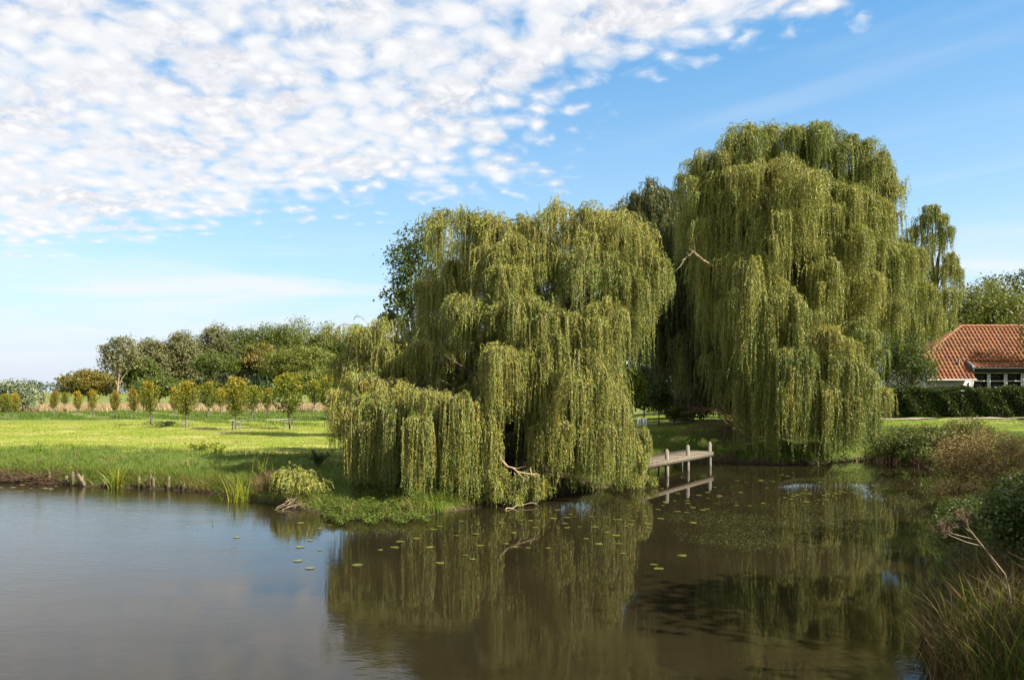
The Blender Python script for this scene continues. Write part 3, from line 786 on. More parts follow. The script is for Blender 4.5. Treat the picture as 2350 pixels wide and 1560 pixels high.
def broad_tree(label, px, toppy, wpx, Y, botpy, mat, seed, k=14, n_clump=40, n_leaf=12, size=0.3, name='broadleaf_tree', cat='tree', group=None, trunk=0.22, bark='bark',
               fr=0.42, reach=0.62, spread=0.2, tint0=0.5, extra=None, lean=0.0, limbs=True, fill=True):
    rs = np.random.default_rng(seed)
    x = (px - 1175) / F * Y
    zt = EYE + (900 - toppy) / F * Y; zb = EYE + (900 - botpy) / F * Y
    rx = wpx / 2 / F * Y
    z0 = Hs(x - lean, Y) - 0.08
    root = empty(name, (x - lean, Y, z0), label, cat, group)
    cen = np.array([x, Y, (zt + zb) / 2]); rad = np.array([rx, rx * .9, (zt - zb) / 2])
    lob = crown_lobes(cen, rad, k, rs, fr, reach)
    if extra:
        for (ex, ey, er) in extra:
            c_ = P(ex, ey, Y); lob.append((c_, np.array([er, er, er * .8]) / F * Y))
    tr = G()
    b = np.array([x - lean, Y, z0]); t = np.array([x, Y, zb + (zt - zb) * .55])
    tr.tube(bez(b, np.array([x - lean * .6, Y, (z0 + zb) / 2]), t, 9), np.linspace(trunk * 1.2, trunk * .35, 9), 8)
    if limbs:
        for (c_, r) in lob:
            f_ = rs.uniform(.25, .7)
            s_ = b + (t - b) * f_
            tr.tube(bez(s_, (s_ + c_) / 2 + np.array([0, 0, -.1 * rad[2]]) * rs.uniform(-.6, 1), c_, 6) + rs.normal(0, .02 * rx, (6, 3)) * np.linspace(0, 1, 6)[:, None], np.linspace(trunk * .38, trunk * .07, 6), 5)
    gl = G()
    foliage(gl, lob, n_clump, n_leaf, size, rs, spread=spread, tint0=tint0)
    if fill:
        foliage(gl, [(cen, rad * .62)], int(n_clump * k * .18), n_leaf, size, rs, spread=.14, tint0=tint0 - .1, inner=.2)
    tr.build('trunk', M[bark], root, True)
    gl.build('crown', M[mat], root)
    return root


# tree behind the broad willow
broad_tree('dark leafy tree peeping out behind the broad willow\'s high shoulder', 965, 530, 165, 44, 860, 'ash', 51, k=20, n_clump=34, n_leaf=13, size=0.17, trunk=.25, fr=.34, reach=.72, spread=.22,
           extra=[(905, 690, 32), (925, 590, 40), (960, 550, 45), (895, 740, 26)], fill=False)
# dark trees standing between the two willows
gap = 'dark trees and bushes in the gap between the willows'
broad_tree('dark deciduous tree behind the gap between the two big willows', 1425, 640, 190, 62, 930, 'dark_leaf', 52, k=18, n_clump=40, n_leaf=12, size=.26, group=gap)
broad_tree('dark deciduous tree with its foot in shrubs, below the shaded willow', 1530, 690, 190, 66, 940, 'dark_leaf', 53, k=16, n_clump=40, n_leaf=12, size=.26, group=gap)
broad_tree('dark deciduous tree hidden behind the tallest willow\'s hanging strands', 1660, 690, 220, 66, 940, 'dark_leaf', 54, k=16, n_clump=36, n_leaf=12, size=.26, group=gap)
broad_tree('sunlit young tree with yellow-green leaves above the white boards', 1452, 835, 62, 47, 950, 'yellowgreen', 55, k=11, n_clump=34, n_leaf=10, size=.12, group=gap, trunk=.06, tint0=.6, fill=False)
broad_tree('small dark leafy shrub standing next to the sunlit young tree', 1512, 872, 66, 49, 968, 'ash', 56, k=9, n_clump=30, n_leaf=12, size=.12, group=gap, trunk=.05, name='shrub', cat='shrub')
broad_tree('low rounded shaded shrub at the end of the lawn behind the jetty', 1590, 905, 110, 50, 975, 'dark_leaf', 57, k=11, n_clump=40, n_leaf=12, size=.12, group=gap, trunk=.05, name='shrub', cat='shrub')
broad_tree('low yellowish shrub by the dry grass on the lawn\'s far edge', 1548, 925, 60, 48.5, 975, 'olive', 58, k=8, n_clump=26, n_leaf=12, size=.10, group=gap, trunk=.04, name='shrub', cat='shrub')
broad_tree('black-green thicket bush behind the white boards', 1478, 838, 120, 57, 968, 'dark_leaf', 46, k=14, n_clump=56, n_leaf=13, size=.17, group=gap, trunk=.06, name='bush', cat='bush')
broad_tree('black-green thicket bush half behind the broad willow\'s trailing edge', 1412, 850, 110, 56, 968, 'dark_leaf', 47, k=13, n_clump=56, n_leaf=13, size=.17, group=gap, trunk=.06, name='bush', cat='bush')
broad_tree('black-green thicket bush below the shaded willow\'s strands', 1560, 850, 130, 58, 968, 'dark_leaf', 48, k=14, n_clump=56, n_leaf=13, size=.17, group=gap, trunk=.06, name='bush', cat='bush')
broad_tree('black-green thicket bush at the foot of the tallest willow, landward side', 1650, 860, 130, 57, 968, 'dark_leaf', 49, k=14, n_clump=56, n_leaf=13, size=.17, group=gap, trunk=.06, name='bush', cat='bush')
# round the house
hg = 'trees around the tiled house'
broad_tree('full olive-green tree directly behind the ridge of the red roof', 2245, 655, 250, 76, 850, 'olive', 61, k=22, n_clump=66, n_leaf=14, size=.24, group=hg, tint0=.5)
broad_tree('dark open tree behind the olive-green tree at the end of the ridge', 2330, 632, 140, 84, 800, 'dark_leaf', 62, k=15, n_clump=36, n_leaf=12, size=.28, group=hg, fr=.36, reach=.75, fill=False)
broad_tree('dense dark bush between the thin willow and the house gable', 2075, 765, 150, 56.8, 925, 'ash', 63, k=15, n_clump=44, n_leaf=13, size=.15, group=hg, name='bush', cat='bush', trunk=.08, tint0=.4)
broad_tree('mid-green tree behind the dark bush and the thin willow', 2100, 690, 200, 70, 880, 'olive_deep', 64, k=14, n_clump=36, n_leaf=12, size=.24, group=hg)
broad_tree('reddish small tree standing over the far end of the roof', 2385, 690, 90, 60, 900, 'russet', 66, k=9, n_clump=30, n_leaf=11, size=.16, group=hg, trunk=.1)
# unseen trees placed past the frame to shade the bank, the hedge and the house front
shade = 'unseen tall trees placed to shade the bank, hedge and house'
for (x_, y_, zt_, w_, sd) in ((40.0, 48.0, 8.6, 7.0, 71), (45.5, 53.0, 10.0, 6.5, 75), (48.0, 46.0, 9.5, 7.5, 76), (13.8, 4.6, 9.6, 5.6, 72), (15.6, 9.0, 12.5, 6.4, 73), (20.5, 14.6, 12.5, 6.4, 77)):
    pxx = x_ / y_ * F + 1175
    broad_tree('unseen tall dense tree placed to cast shade into view', pxx, 900 - (zt_ - EYE) / y_ * F, w_ / y_ * F, y_, 900 - (2.6 - EYE) / y_ * F, 'olive_deep', sd, k=14, n_clump=34, n_leaf=12, size=.24, group=shade, trunk=.3)

# the wood beyond the meadow
wg = 'trees of the wood beyond the meadow'
WOODS = [
    ('low russet-brown tree at the open end of the wood', 203, 848, 125, 165, 915, 'russet', 14, {}),
    ('tall thin-leaved tree with a bare leaning trunk, standing before the wood', 277, 768, 92, 150, 870, 'grey_leaf', 13, dict(fill=False, fr=.40, reach=.66, n_clump=34, n_leaf=9, size=.42, spread=.30, lean=1.0, trunk=.20, bark='pale_bark')),
    ('olive bushy tree at the foot of the thin-leaved tree', 318, 815, 80, 160, 912, 'olive_deep', 12, {}),
    ('grey-green rounded tree, lower of the two silvery ones', 352, 772, 84, 182, 912, 'grey_leaf', 14, {}),
    ('grey-green rounded tree, higher of the two silvery ones', 415, 755, 98, 186, 912, 'grey_leaf', 14, {}),
    ('silvery tufted tree whose top sticks out of the wood\'s skyline', 488, 740, 90, 196, 905, 'grey_leaf', 14, dict(tint0=.35)),
    ('dark tree with a forked pale trunk at the edge of the wood', 492, 800, 100, 170, 880, 'olive_deep', 12, dict(trunk=.35, bark='pale_bark', n_clump=30)),
    ('deep green tree under the wood\'s skyline, past the tufted tree', 548, 748, 100, 200, 895, 'olive_deep', 15, {}),
    ('deep green tree forming the highest dome of the wood', 612, 738, 120, 205, 890, 'olive_deep', 16, {}),
    ('olive tree forming the long shoulder of the wood\'s dome', 668, 735, 120, 205, 895, 'olive', 16, dict(tint0=.35)),
    ('rusty-tinged tree in the middle of the wood\'s face', 590, 785, 90, 180, 868, 'russet', 13, dict(trunk=.3)),
    ('olive spreading tree on the wood\'s sunlit face', 690, 790, 150, 172, 890, 'olive', 17, {}),
    ('olive tree on the falling edge of the wood, near the willow', 738, 748, 110, 200, 900, 'olive', 15, {}),
    ('green tree at the wood\'s end just beside the willow', 795, 757, 110, 198, 905, 'olive_deep', 15, {}),
    ('broad tree of the wood hidden mostly behind the willow', 870, 765, 120, 198, 905, 'olive', 15, {}),
    ('dark trees\' companion with thin trunk over black undergrowth', 548, 800, 70, 178, 866, 'dark_leaf', 11, dict(trunk=.28)),
    ('dark shaded tree deep inside the wood', 620, 800, 150, 200, 915, 'dark_leaf', 14, {}),
    ('dark shaded tree low in the wood behind the golden saplings', 440, 815, 110, 192, 915, 'dark_leaf', 13, {}),
    ('low dark bush along the wood\'s foot behind the greenest sapling', 520, 868, 90, 168, 915, 'dark_leaf', 11, {}),
    ('low olive bush at the wood\'s foot near the largest golden sapling', 720, 845, 120, 150, 915, 'olive', 13, {}),
    ('low bush filling the wood\'s foot below the rusty-tinged tree', 605, 868, 100, 168, 915, 'dark_leaf', 11, {}),
    ('low green bush at the open edge of the wood', 365, 862, 90, 150, 916, 'olive_deep', 11, {}),
]
for i, (lb, px, tp, wpx, Y, bp, mt, k, kw) in enumerate(WOODS):
    a = dict(n_clump=70, n_leaf=15, size=.42, trunk=.25, group=wg, spread=.17, fr=.46); a.update(kw)
    broad_tree(lb.replace("dark trees' companion", 'dark slim tree'), px, tp + 6, wpx * (1.0 if px < 300 else 1.22), Y, bp, mt, 100 + i, k=k, **a)
for i, (lb, px, tp, wpx, Y) in enumerate([('pointed blue-green conifer behind the orange-tipped sapling', 515, 858, 34, 140), ('pointed blue-green conifer between two golden saplings', 588, 860, 36, 140),
                                          ('small blunt blue-green conifer in front of the silvery trees', 455, 873, 34, 138)]):
    rs = np.random.default_rng(300 + i)
    b = P(px, 900, Y); z0 = Hs(b[0], Y); zt = EYE + (900 - tp) / F * Y; r0 = wpx / 2 / F * Y
    root = empty('conifer', (b[0], Y, z0), lb, 'tree', 'conifers before the wood')
    g = G(); n_ = 1500
    t = rs.uniform(0, 1, n_) ** .8; a = rs.uniform(0, 6.28, n_); q = r0 * (1 - t) * rs.uniform(.6, 1.05, n_) + .08
    pos_ = np.stack([b[0] + np.cos(a) * q, Y + np.sin(a) * q, z0 + .4 + t * (zt - z0 - .4)], 1)
    D = nrm(np.stack([np.cos(a), np.sin(a), rs.uniform(-.1, .9, n_)], 1)); W = nrm(np.cross(D, rs.normal(size=(n_, 3))))
    g.leaves(pos_, D, W, .45, .22, rs.uniform(0, 1, n_))
    g2 = G(); g2.tube([(b[0], Y, z0 - .1), (b[0], Y, z0 + (zt - z0) * .6), (b[0], Y, zt)], [.12, .06, .02], 6)
    g2.build('trunk', M['bark'], root); g.build('crown', M['blue_conifer'], root)

broad_tree('silvery shrub with whitish leaf tops at the meadow\'s edge', 30, 872, 120, 98, 955, 'silver', 95, k=14, n_clump=40, n_leaf=11, size=.24, name='shrub', cat='shrub', trunk=.07, tint0=.45, spread=.24)
# distant wood on the horizon (one mass)
g = G(); rs = np.random.default_rng(5)
lob = []
for x_ in np.arange(-720, 60, 9.0):
    h_ = 12 + 2.5 * math.sin(x_ * .05) + rs.uniform(-2, 2)
    lob.append(((x_, 1000 + rs.uniform(-12, 12), 1 + h_ * .5), (8, 8, h_ * .55)))
foliage(g, lob, 30, 6, 2.6, rs, spread=.2, tint0=.5, inner=.5)
m_far = leaf_mat('hazed_far_leaf', [(0.05, 0.075, 0.045), (0.075, 0.10, 0.06), (0.10, 0.125, 0.075)], trans=0.1)  # distance haze put into the leaf colour as a bluish tint
tag(g.build('distant_woods', m_far), 'distant wood on the flat horizon, tinted bluish-green for haze', 'woods', kind='stuff')

# ------------------------------------------------------------------ young trees in the meadow
def sapling(seed, mat, hgt, wid, ngreen):
    rs = np.random.default_rng(seed)
    root = empty('young_tree', (0, 0, 0), 'x', 'tree', 'young trees in rows on the meadow')
    tr = G()
    tr.tube([(0, 0, -.05), (rs.normal(0, .03), 0, hgt * .35), (rs.normal(0, .05), 0, hgt * .7), (0, 0, hgt * .97)], [.055, .045, .03, .01], 7)
    zb = hgt * .27
    n_ = 46
    for i in range(n_):
        t = rs.uniform(0, 1); z = zb + t * (hgt - zb) * .85
        a = rs.uniform(0, 6.28); q = wid / 2 * (1 - .8 * t) * .9
        tr.tube(bez(np.array([0, 0, z - .1]), np.array([math.cos(a) * q * .5, math.sin(a) * q * .5, z + .02]), np.array([math.cos(a) * q, math.sin(a) * q, z + q * .75]), 4), np.linspace(.016, .004, 4), 4)
    gl = G()
    nb_ = 40
    for i in range(nb_):
        t = (i + rs.uniform(0, 1)) / nb_
        z = zb + t * (hgt * .93 - zb)
        env = (.62 + .38 * min(t / .22, 1)) if t < .22 else max(.12, math.cos((t - .22) / .78 * 1.5) ** .85)
        a = i * 2.39996 + rs.normal(0, .35); q = wid / 2 * env * rs.uniform(.55, 1.18)
        nl = int(22 + 34 * env)
        f_ = rs.uniform(.15, 1.08, nl)
        base_ = np.stack([math.cos(a) * q * f_, math.sin(a) * q * f_, z + q * (.30 * f_ + .55 * f_ ** 2) - .1], 1)
        pos_ = base_ + rs.normal(0, .085 + .03 * env, (nl, 3))
        D = nrm(rs.normal(size=(nl, 3)) + np.array([math.cos(a), math.sin(a), .3]) * .7); W = nrm(np.cross(D, rs.normal(size=(nl, 3))))
        sz = .15 * rs.uniform(.65, 1.3, nl)
        gl.leaves(pos_, D, W, sz * 1.15, sz * .8, np.clip(.10 + .55 * t + .25 * (f_ - .5) + rs.normal(0, .10) + rs.normal(0, .13, nl) - ngreen - .15, 0, 1))
    tr.build('trunk', M['bark'], root, True); gl.build('crown', M[mat], root)
    for i in range(3):
        a = i * 2.1 + .4
        s_ = G(); s_.tube([(math.cos(a) * .33, math.sin(a) * .33, -.1), (math.cos(a) * .33, math.sin(a) * .33, .62)], [.04, .04], 6)
        s_.box((math.cos(a) * .17, math.sin(a) * .17, .52), (.34, .02, .05), a)
        s_.build('stake', M['wood_grey'], root)
    return root


protos = [sapling(401, 'orchard_green', 4.0, 2.5, .12), sapling(402, 'orchard_gold', 4.0, 2.1, .05), sapling(403, 'orchard_rust', 4.0, 1.9, 0.0), sapling(404, 'orchard_green', 4.0, 2.3, .02), sapling(405, 'orchard_gold', 4.0, 2.3, .18)]
SAP = [
    ('golden-tipped young tree with a slim trunk, nearest the mown patch shadow', 346, 977, 873, 4), ('bushy golden young tree at the edge of the rough grass', 427, 983, 870, 4), ('conical yellow-topped young tree with dark stakes, before the blue-green conifers', 541, 988, 862, 4),
    ('biggest and widest of the green-gold young trees', 665, 986, 850, 0), ('green leafy young tree half behind the willow\'s outermost strands', 752, 962, 856, 0), ('narrow orange young tree in front of the leaning trunk', 263, 959, 893, 2),
    ('orange-topped young tree just before the first golden one', 306, 961, 889, 2), ('round-headed olive-orange young tree before the russet tree', 212, 956, 891, 1), ('slim olive-orange young tree close to the round-headed one', 179, 953, 893, 1),
    ('orange-brown young tree with the darkest head', 121, 951, 891, 2), ('small yellow-green young tree before the distant wood', 149, 940, 898, 3), ('small rusty young tree beside the silvery shrub', 96, 941, 898, 2), ('thin young tree in front of the silvery shrub', 34, 962, 899, 1),
    ('yellow-green young tree before the dark wood, beside the conifer', 479, 957, 871, 3), ('shorter orange-flecked young tree behind the yellow-green one', 507, 949, 886, 1), ('young tree overlapped by the bushy golden one', 400, 957, 884, 1), ('upright green-gold young tree behind the conical one', 578, 960, 879, 3),
    ('compact yellow young tree under the dark wood', 611, 954, 885, 4), ('dense green young tree behind the biggest one', 722, 946, 868, 0), ('sparse young tree at the pale grass beside the silvery shrub', 14, 959, 900, 3), ('young tree squeezed between the willow and the green leafy one', 776, 964, 866, 0), ('far small young tree over the pale grass', 330, 943, 893, 3),
]
for i, (lb, px, bp, tp, k) in enumerate(SAP):
    Y = (EYE - 1.0) * F / (bp - 900); x_ = (px - 1175) / F * Y
    used = sum(1 for q in SAP[:i] if q[4] == k)
    o_ = protos[k] if used == 0 else copy_tree(protos[k])
    h_ = (bp - tp) / F * Y / 4.0
    wf = {1: .8, 2: .85}.get(k, 1.0)
    rs = np.random.default_rng(i + 60)
    o_.location = (x_, Y, Hs(x_, Y)); o_.scale = (h_ * wf * rs.uniform(.78, 1.12), h_ * wf * rs.uniform(.8, 1.05), h_ * 1.0); o_.rotation_euler = (rs.normal(0, .035), rs.normal(0, .035), rs.uniform(0, 6.28))
    o_['label'] = lb

# ------------------------------------------------------------------ house
HX0, HXR = 31.3, 46.5
YE, YR, ZE, ZR = 60.0, 64.0, 4.48, 8.80
house = empty('house', (HX0, YE, Hs(HX0, YE)), 'white house with a red pantile half-hipped roof behind the clipped hedge', 'house')


def tile_grid(g, u0, u1, s0, s1, f, rs, cw=.31, rh=.40, clip=None):
    """pantiles over the plane point f(u, s) (s from eave to ridge); f returns (point, normal)"""
    cols = int(round((u1 - u0) / cw)); rows = max(1, int(round((s1 - s0) / rh)))
    pu, pv = 8, 2
    for r_ in range(rows):
        sa = s0 + (s1 - s0) * r_ / rows; sb = s0 + (s1 - s0) * (r_ + 1) / rows
        U = np.linspace(u0, u1, cols * pu + 1)
        prof = .065 * np.maximum(np.sin(2 * math.pi * (U - u0) / ((u1 - u0) / cols)), -.35)
        vv = []
        for s_, lift in ((sa - .02, .0), (sa, .06), (sb + .02, .0)):
            p_, n__ = f(U, np.full_like(U, s_))
            vv.append(p_ + n__ * (prof + lift)[:, None])
        nU = len(U)
        v = np.concatenate(vv)
        j = np.arange(nU - 1)
        q = np.concatenate([np.stack([j + k * nU, j + 1 + k * nU, j + 1 + (k + 1) * nU, j + (k + 1) * nU], 1) for k in range(2)])
        ti = np.clip(rs.normal(.45, .22, cols), 0, 1)
        tq = np.tile(np.repeat(ti, pu), 2)
        if clip is not None:
            c_ = v[q].mean(1)
            keep = clip(c_)
            q, tq = q[keep], tq[keep]
        g.add(v, q, tq)


rs = np.random.default_rng(9)
run = math.hypot(YR - YE, ZR - ZE); cyv, szv = (YR - YE) / run, (ZR - ZE) / run
g = G()
slope = lambda u, s_: (np.stack([u, YE + s_ * cyv, ZE + s_ * szv], 1), np.array([0, -szv, cyv])[None, :])
HIPS, HIPX = .34, 36.1
XD = 34.95     # where the raised dormer part starts
SD = .30
hipclip = lambda c_: ((c_[:, 1] - YE) / (YR - YE) < HIPS + (1 - HIPS) * np.clip((c_[:, 0] - HX0) / (HIPX - HX0), 0, 1)) & ~((c_[:, 0] > XD) & ((c_[:, 1] - YE) / (YR - YE) < SD))
tile_grid(g, HX0, HXR, 0, run, slope, rs, clip=hipclip)
# flatter tiles over the long dormer window
p0 = np.array([YE + (YR - YE) * SD, ZE + (ZR - ZE) * SD]); p1 = np.array([60.45, 5.42])
ln = np.linalg.norm(p0 - p1); e_ = (p0 - p1) / ln
tile_grid(g, XD, HXR, 0, ln, lambda u, s_: (np.stack([u, p1[0] + s_ * e_[0], p1[1] + s_ * e_[1]], 1), np.array([0, -e_[1], e_[0]])[None, :]), rs)
# half hip facing the gable side
YB = 2 * YR - YE - (YR - YE) * 0
ya, za = YE + (YR - YE) * HIPS, ZE + (ZR - ZE) * HIPS
yb = 2 * YR - ya
hn = nrm(np.cross(np.array([0, yb - ya, 0.0]), np.array([HIPX - HX0, YR - ya, ZR - za])))
hn = hn if hn[2] > 0 else -hn
g.add([(HX0, ya, za), (HX0, yb, za), (HIPX, YR, ZR), (HIPX, YR, ZR)], [(0, 1, 2, 3)], .4)
back = [(HX0, yb, za), (HIPX, YR, ZR), (HXR, YR, ZR), (HXR, 2 * YR - YE, ZE), (HX0, 2 * YR - YE, ZE)]
g.add([(HIPX, YR, ZR), (HXR, YR, ZR), (HXR, 2 * YR - YE, ZE), (HIPX, 2 * YR - YE, ZE)], [(0, 1, 2, 3)], .4)
g.add([(HX0, yb, za), (HIPX, YR, ZR), (HIPX, 2 * YR - YE, ZE), (HX0, 2 * YR - YE, ZE)], [(0, 1, 2, 3)], .4)
roof = g.build('roof', M['tile'], house)
g = G()
for a, b in (((HX0, ya, za), (HIPX, YR, ZR)), ((HIPX, YR, ZR), (HXR, YR, ZR))):
    a, b = np.array(a), np.array(b); L = np.linalg.norm(b - a); n_ = int(L / .38)
    for i in range(n_):
        s_, e2 = a + (b - a) * i / n_, a + (b - a) * (i + 1.12) / n_
        g.tube([s_ + np.array([0, 0, .03]), e2 + np.array([0, 0, .015])], [.125, .105], 8, rs.uniform(.2, .8))
rg = g.build('ridge_tiles', M['tile'], roof)
# vent pipe on the tiles
g = G(); vp = P(2199, 838, 61.05)
g.tube([vp + np.array([0, 0, -.15]), vp + np.array([0, -.05, .25]), vp + np.array([0, -.05, .42])], [.09, .08, .10], 8)
g.build('vent_pipe', M['metal'], roof)
# verge board and dormer cheek
g = G()
g.add([(HX0 - .12, YE - .1, ZE - .12), (HX0 + .12, YE - .1, ZE - .12), (HX0 + .12, ya, za + .12), (HX0 - .12, ya, za + .12), (HX0 - .12, YE - .22, ZE + .16), (HX0 + .12, YE - .22, ZE + .16), (HX0 + .12, ya - .1, za + .3), (HX0 - .12, ya - .1, za + .3)],
      [(0, 1, 2, 3), (4, 7, 6, 5), (0, 4, 5, 1), (1, 5, 6, 2), (2, 6, 7, 3), (3, 7, 4, 0)])
g.build('verge_board', M['grey_paint'], house)
g = G()
zm = ZE + (p1[0] - YE) / (YR - YE) * (ZR - ZE)
q = [(XD + dx_, yy, zz) for dx_ in (-.14, .10) for yy, zz in ((p1[0] - .08, zm - .1), (p1[0] - .08, p1[1] + .12), (p0[0], p0[1] + .16), (p0[0], p0[1] - .05))]
g.add(q, [(0, 1, 2, 3), (7, 6, 5, 4), (0, 4, 5, 1), (1, 5, 6, 2), (2, 6, 7, 3), (3, 7, 4, 0)])
g.build('dormer_cheek', M['grey_paint'], house)
# walls
zg = Hs(36, 61) - .3
g = G()
g.box(((HX0 + .15 + XD) / 2, 60.65, (zg + 4.62) / 2), (XD - HX0 - .15, .3, 4.62 - zg))
g.box((HX0 + .35, (60.8 + 67.2) / 2, (zg + 4.62) / 2), (.3, 6.4, 4.62 - zg))
g.box((HXR - .2, (60.8 + 67.2) / 2, (zg + 4.62) / 2), (.3, 6.4, 4.62 - zg))
g.box(((HX0 + HXR) / 2, 67.35, (zg + 4.62) / 2), (HXR - HX0 - .3, .3, 4.62 - zg))
# gable triangle up to the half hip
g.add([(HX0 + .25, YE + .7, 4.6), (HX0 + .25, 2 * YR - YE - .7, 4.6), (HX0 + .25, yb, za), (HX0 + .25, ya, za)], [(0, 1, 2, 3)])
g.box(((XD + HXR) / 2, 60.78, (zg + 3.0) / 2), (HXR - XD, .26, 3.0 - zg))
g.build('wall', M['white_wall'], house)
g = G(); g.box(((HX0 + XD) / 2, YE + .02, ZE - .07), (XD - HX0 + .1, .12, .10)); g.tube([(HX0 - .1, YE - .1, ZE - .05), (XD, YE - .1, ZE - .05)], [.06, .06], 8)
g.build('gutter', M['frame'], house)
g = G(); g.box(((XD + HXR) / 2, 60.62, 5.16), (HXR - XD - .02, .16, .36)); g.build('fascia', M['black'], house)
g = G(); g.box(((XD + HXR) / 2, 60.40, 5.34), (HXR - XD + .06, .10, .06)); g.build('eaves_trim', M['frame'], house)
# windows: transom and tall light in white frames
wx = XD + .12
for i in range(8):
    x0, x1 = wx + i * 1.28, wx + i * 1.28 + 1.22
    f_ = G()
    for xa in (x0 + .04, x1 - .04): f_.box((xa, 60.7, 4.0), (.08, .12, 2.0))
    for za_ in (3.02, 4.36, 4.97): f_.box(((x0 + x1) / 2, 60.7, za_), (x1 - x0 - .16, .10, .06))
    wo = f_.build('window', M['frame'], house)
    pn = G(); pn.box(((x0 + x1) / 2, 60.74, 3.7), (x1 - x0 - .17, .02, 1.26)); pn.box(((x0 + x1) / 2, 60.74, 4.665), (x1 - x0 - .17, .02, .55))
    pn.build('pane', M['glass'], wo)
g = G(); g.tube([(XD - .12, 60.42, 4.4), (XD - .12, 60.42, zg + .2)], [.045, .045], 8); g.build('downpipe', M['frame'], house)

# ------------------------------------------------------------------ cable, hedge, paths
g = G()
a, b = P(2005, 862, 58), np.array([HX0, 60.1, 4.62])
t = np.linspace(0, 1, 14)[:, None]
pth = a + (b - a) * t; pth[:, 2] -= (.25 * (4 * t * (1 - t)))[:, 0]
g.tube(pth, .03, 6)
tag(g.build('overhead_cable', M['black']), 'black cable running from the house eaves into the willows', 'cable')

rs = np.random.default_rng(77)
root = empty('hedge', (36, 54.5, Hs(36, 54.5)), 'long dark clipped hedge in front of the white house', 'hedge')
g = G()
n_ = 30000
x_ = rs.uniform(25.4, 48, n_); face = rs.uniform(0, 1, n_)
top = 3.72 + .07 * np.sin(x_ * 1.7) + .05 * np.sin(x_ * 4.1 + 1)
zb = 1.62
z = np.where(face < .62, zb + (top - zb) * rs.uniform(0, 1, n_), top + rs.normal(0, .05, n_))
bul = .10 * np.sin(x_ * 2.3 + z * 2) + .07 * np.sin(x_ * 5 + 3 * z)
y_ = np.where(face < .62, 54.0 + bul + rs.normal(0, .06, n_), rs.uniform(54, 55.2, n_))
pos_ = np.stack([x_, y_, z], 1)
D = nrm(rs.normal(size=(n_, 3)) + np.array([0, -.3, .3])); W = nrm(np.cross(D, rs.normal(size=(n_, 3))))
g.leaves(pos_, D, W, .15, .10, np.clip(rs.normal(.45, .25, n_), 0, 1))
g.build('foliage', M['hedge'], root)
g = G(); g.box((36.7, 54.65, 2.6), (22.4, .9, 1.95)); g.build('stems', solid_mat('hedge_inside', (0.010, 0.016, 0.005), (0.02, 0.025, 0.008), 5, .95), root)  # solid near-black block filling the hedge core; no single stems are modelled


def strip(name, label, pts, wd, lift, mat):
    pts = np.array(pts, float)
    seg = np.linspace(0, len(pts) - 1, 80)
    x_ = np.interp(seg, range(len(pts)), pts[:, 0]); y_ = np.interp(seg, range(len(pts)), pts[:, 1])
    rows_ = []
    for o_ in (-wd / 2, -wd / 6, wd / 6, wd / 2):
        yy = y_ + o_ + .08 * np.sin(x_ * 1.9 + o_)
        rows_.append(np.stack([x_, yy, H(x_, yy) + lift + .03], 1))
    v = np.stack(rows_, 1).reshape(-1, 3)
    i = np.arange(79)[:, None] * 4 + np.arange(3)[None, :]
    g = G(); g.add(v, np.stack([i, i + 4, i + 5, i + 1], -1).reshape(-1, 4))
    return tag(g.build(name, mat), label, None, kind='structure')


strip('path', 'narrow gravel path at the foot of the hedge', [(6.5, 52.2), (14, 52.0), (24, 51.6), (34, 51.4), (50, 51.6)], 1.5, .02, M['gravel'])
strip('path', 'pale gravel path crossing the rough meadow', [(-24.6, 69.0), (-21, 71.0), (-17.5, 74), (-13, 76)], 1.3, .03, solid_mat('pale_gravel', (.42, .38, .30), (.34, .30, .23), 5, .95))

# ------------------------------------------------------------------ jetty
A = np.array([5.16, 31.06]); B = np.array([9.49, 37.8])
u = (B - A) / np.linalg.norm(B - A); nv = np.array([-u[1], u[0]]); ang = math.atan2(u[1], u[0]); JL = np.linalg.norm(B - A)
jetty = empty('jetty', (A[0], A[1], 0), 'low wooden jetty on posts beside the broad willow', 'jetty')
g = G(); rs = np.random.default_rng(3)
nbd = 54
for i in range(nbd):
    s_ = (i + .5) / nbd * JL; c_ = A + u * s_ + nv * .80
    g.box((c_[0], c_[1], .685 + rs.normal(0, .003)), (JL / nbd - .012, 1.46, .04), ang, rs.uniform(0, 1))
g.build('deck', M['wood'], jetty)
for off, nm in ((-.02, 'edge_beam'), (1.56, 'edge_beam')):
    g = G(); c_ = A + u * JL / 2 + nv * off; g.box((c_[0], c_[1], .585), (JL + .12, .07, .20), ang, .4); g.build(nm, M['wood'], jetty)
for s_, ztop in ((.02, 1.04), (2.55, 1.13), (5.0, 1.18), (7.95, 1.16)):
    for off, th, zt_ in ((.085, .13, ztop), (1.46, .09, .70)):
        g = G(); c_ = A + u * s_ + nv * off
        if zt_ > .9:
            g.box((c_[0], c_[1], (zt_ - .1 - .9) / 2), (th, th, zt_ - .1 + .9), ang)
            h_ = th / 2; ca, sa = math.cos(ang), math.sin(ang)
            q = [(x * ca - y * sa + c_[0], x * sa + y * ca + c_[1], z) for x, y, z in ((-h_, -h_, zt_ - .1), (h_, -h_, zt_ - .1), (h_, h_, zt_ - .1), (-h_, h_, zt_ - .1), (-.03, -.03, zt_), (.03, -.03, zt_), (.03, .03, zt_), (-.03, .03, zt_))]
            g.add(q, [(0, 1, 5, 4), (1, 2, 6, 5), (2, 3, 7, 6), (3, 0, 4, 7), (4, 5, 6, 7)])
        else:
            g.tube([(c_[0], c_[1], -.9), (c_[0], c_[1], .57)], [th / 2, th / 2], 8)
        g.build('post', M['wood_grey'], jetty)

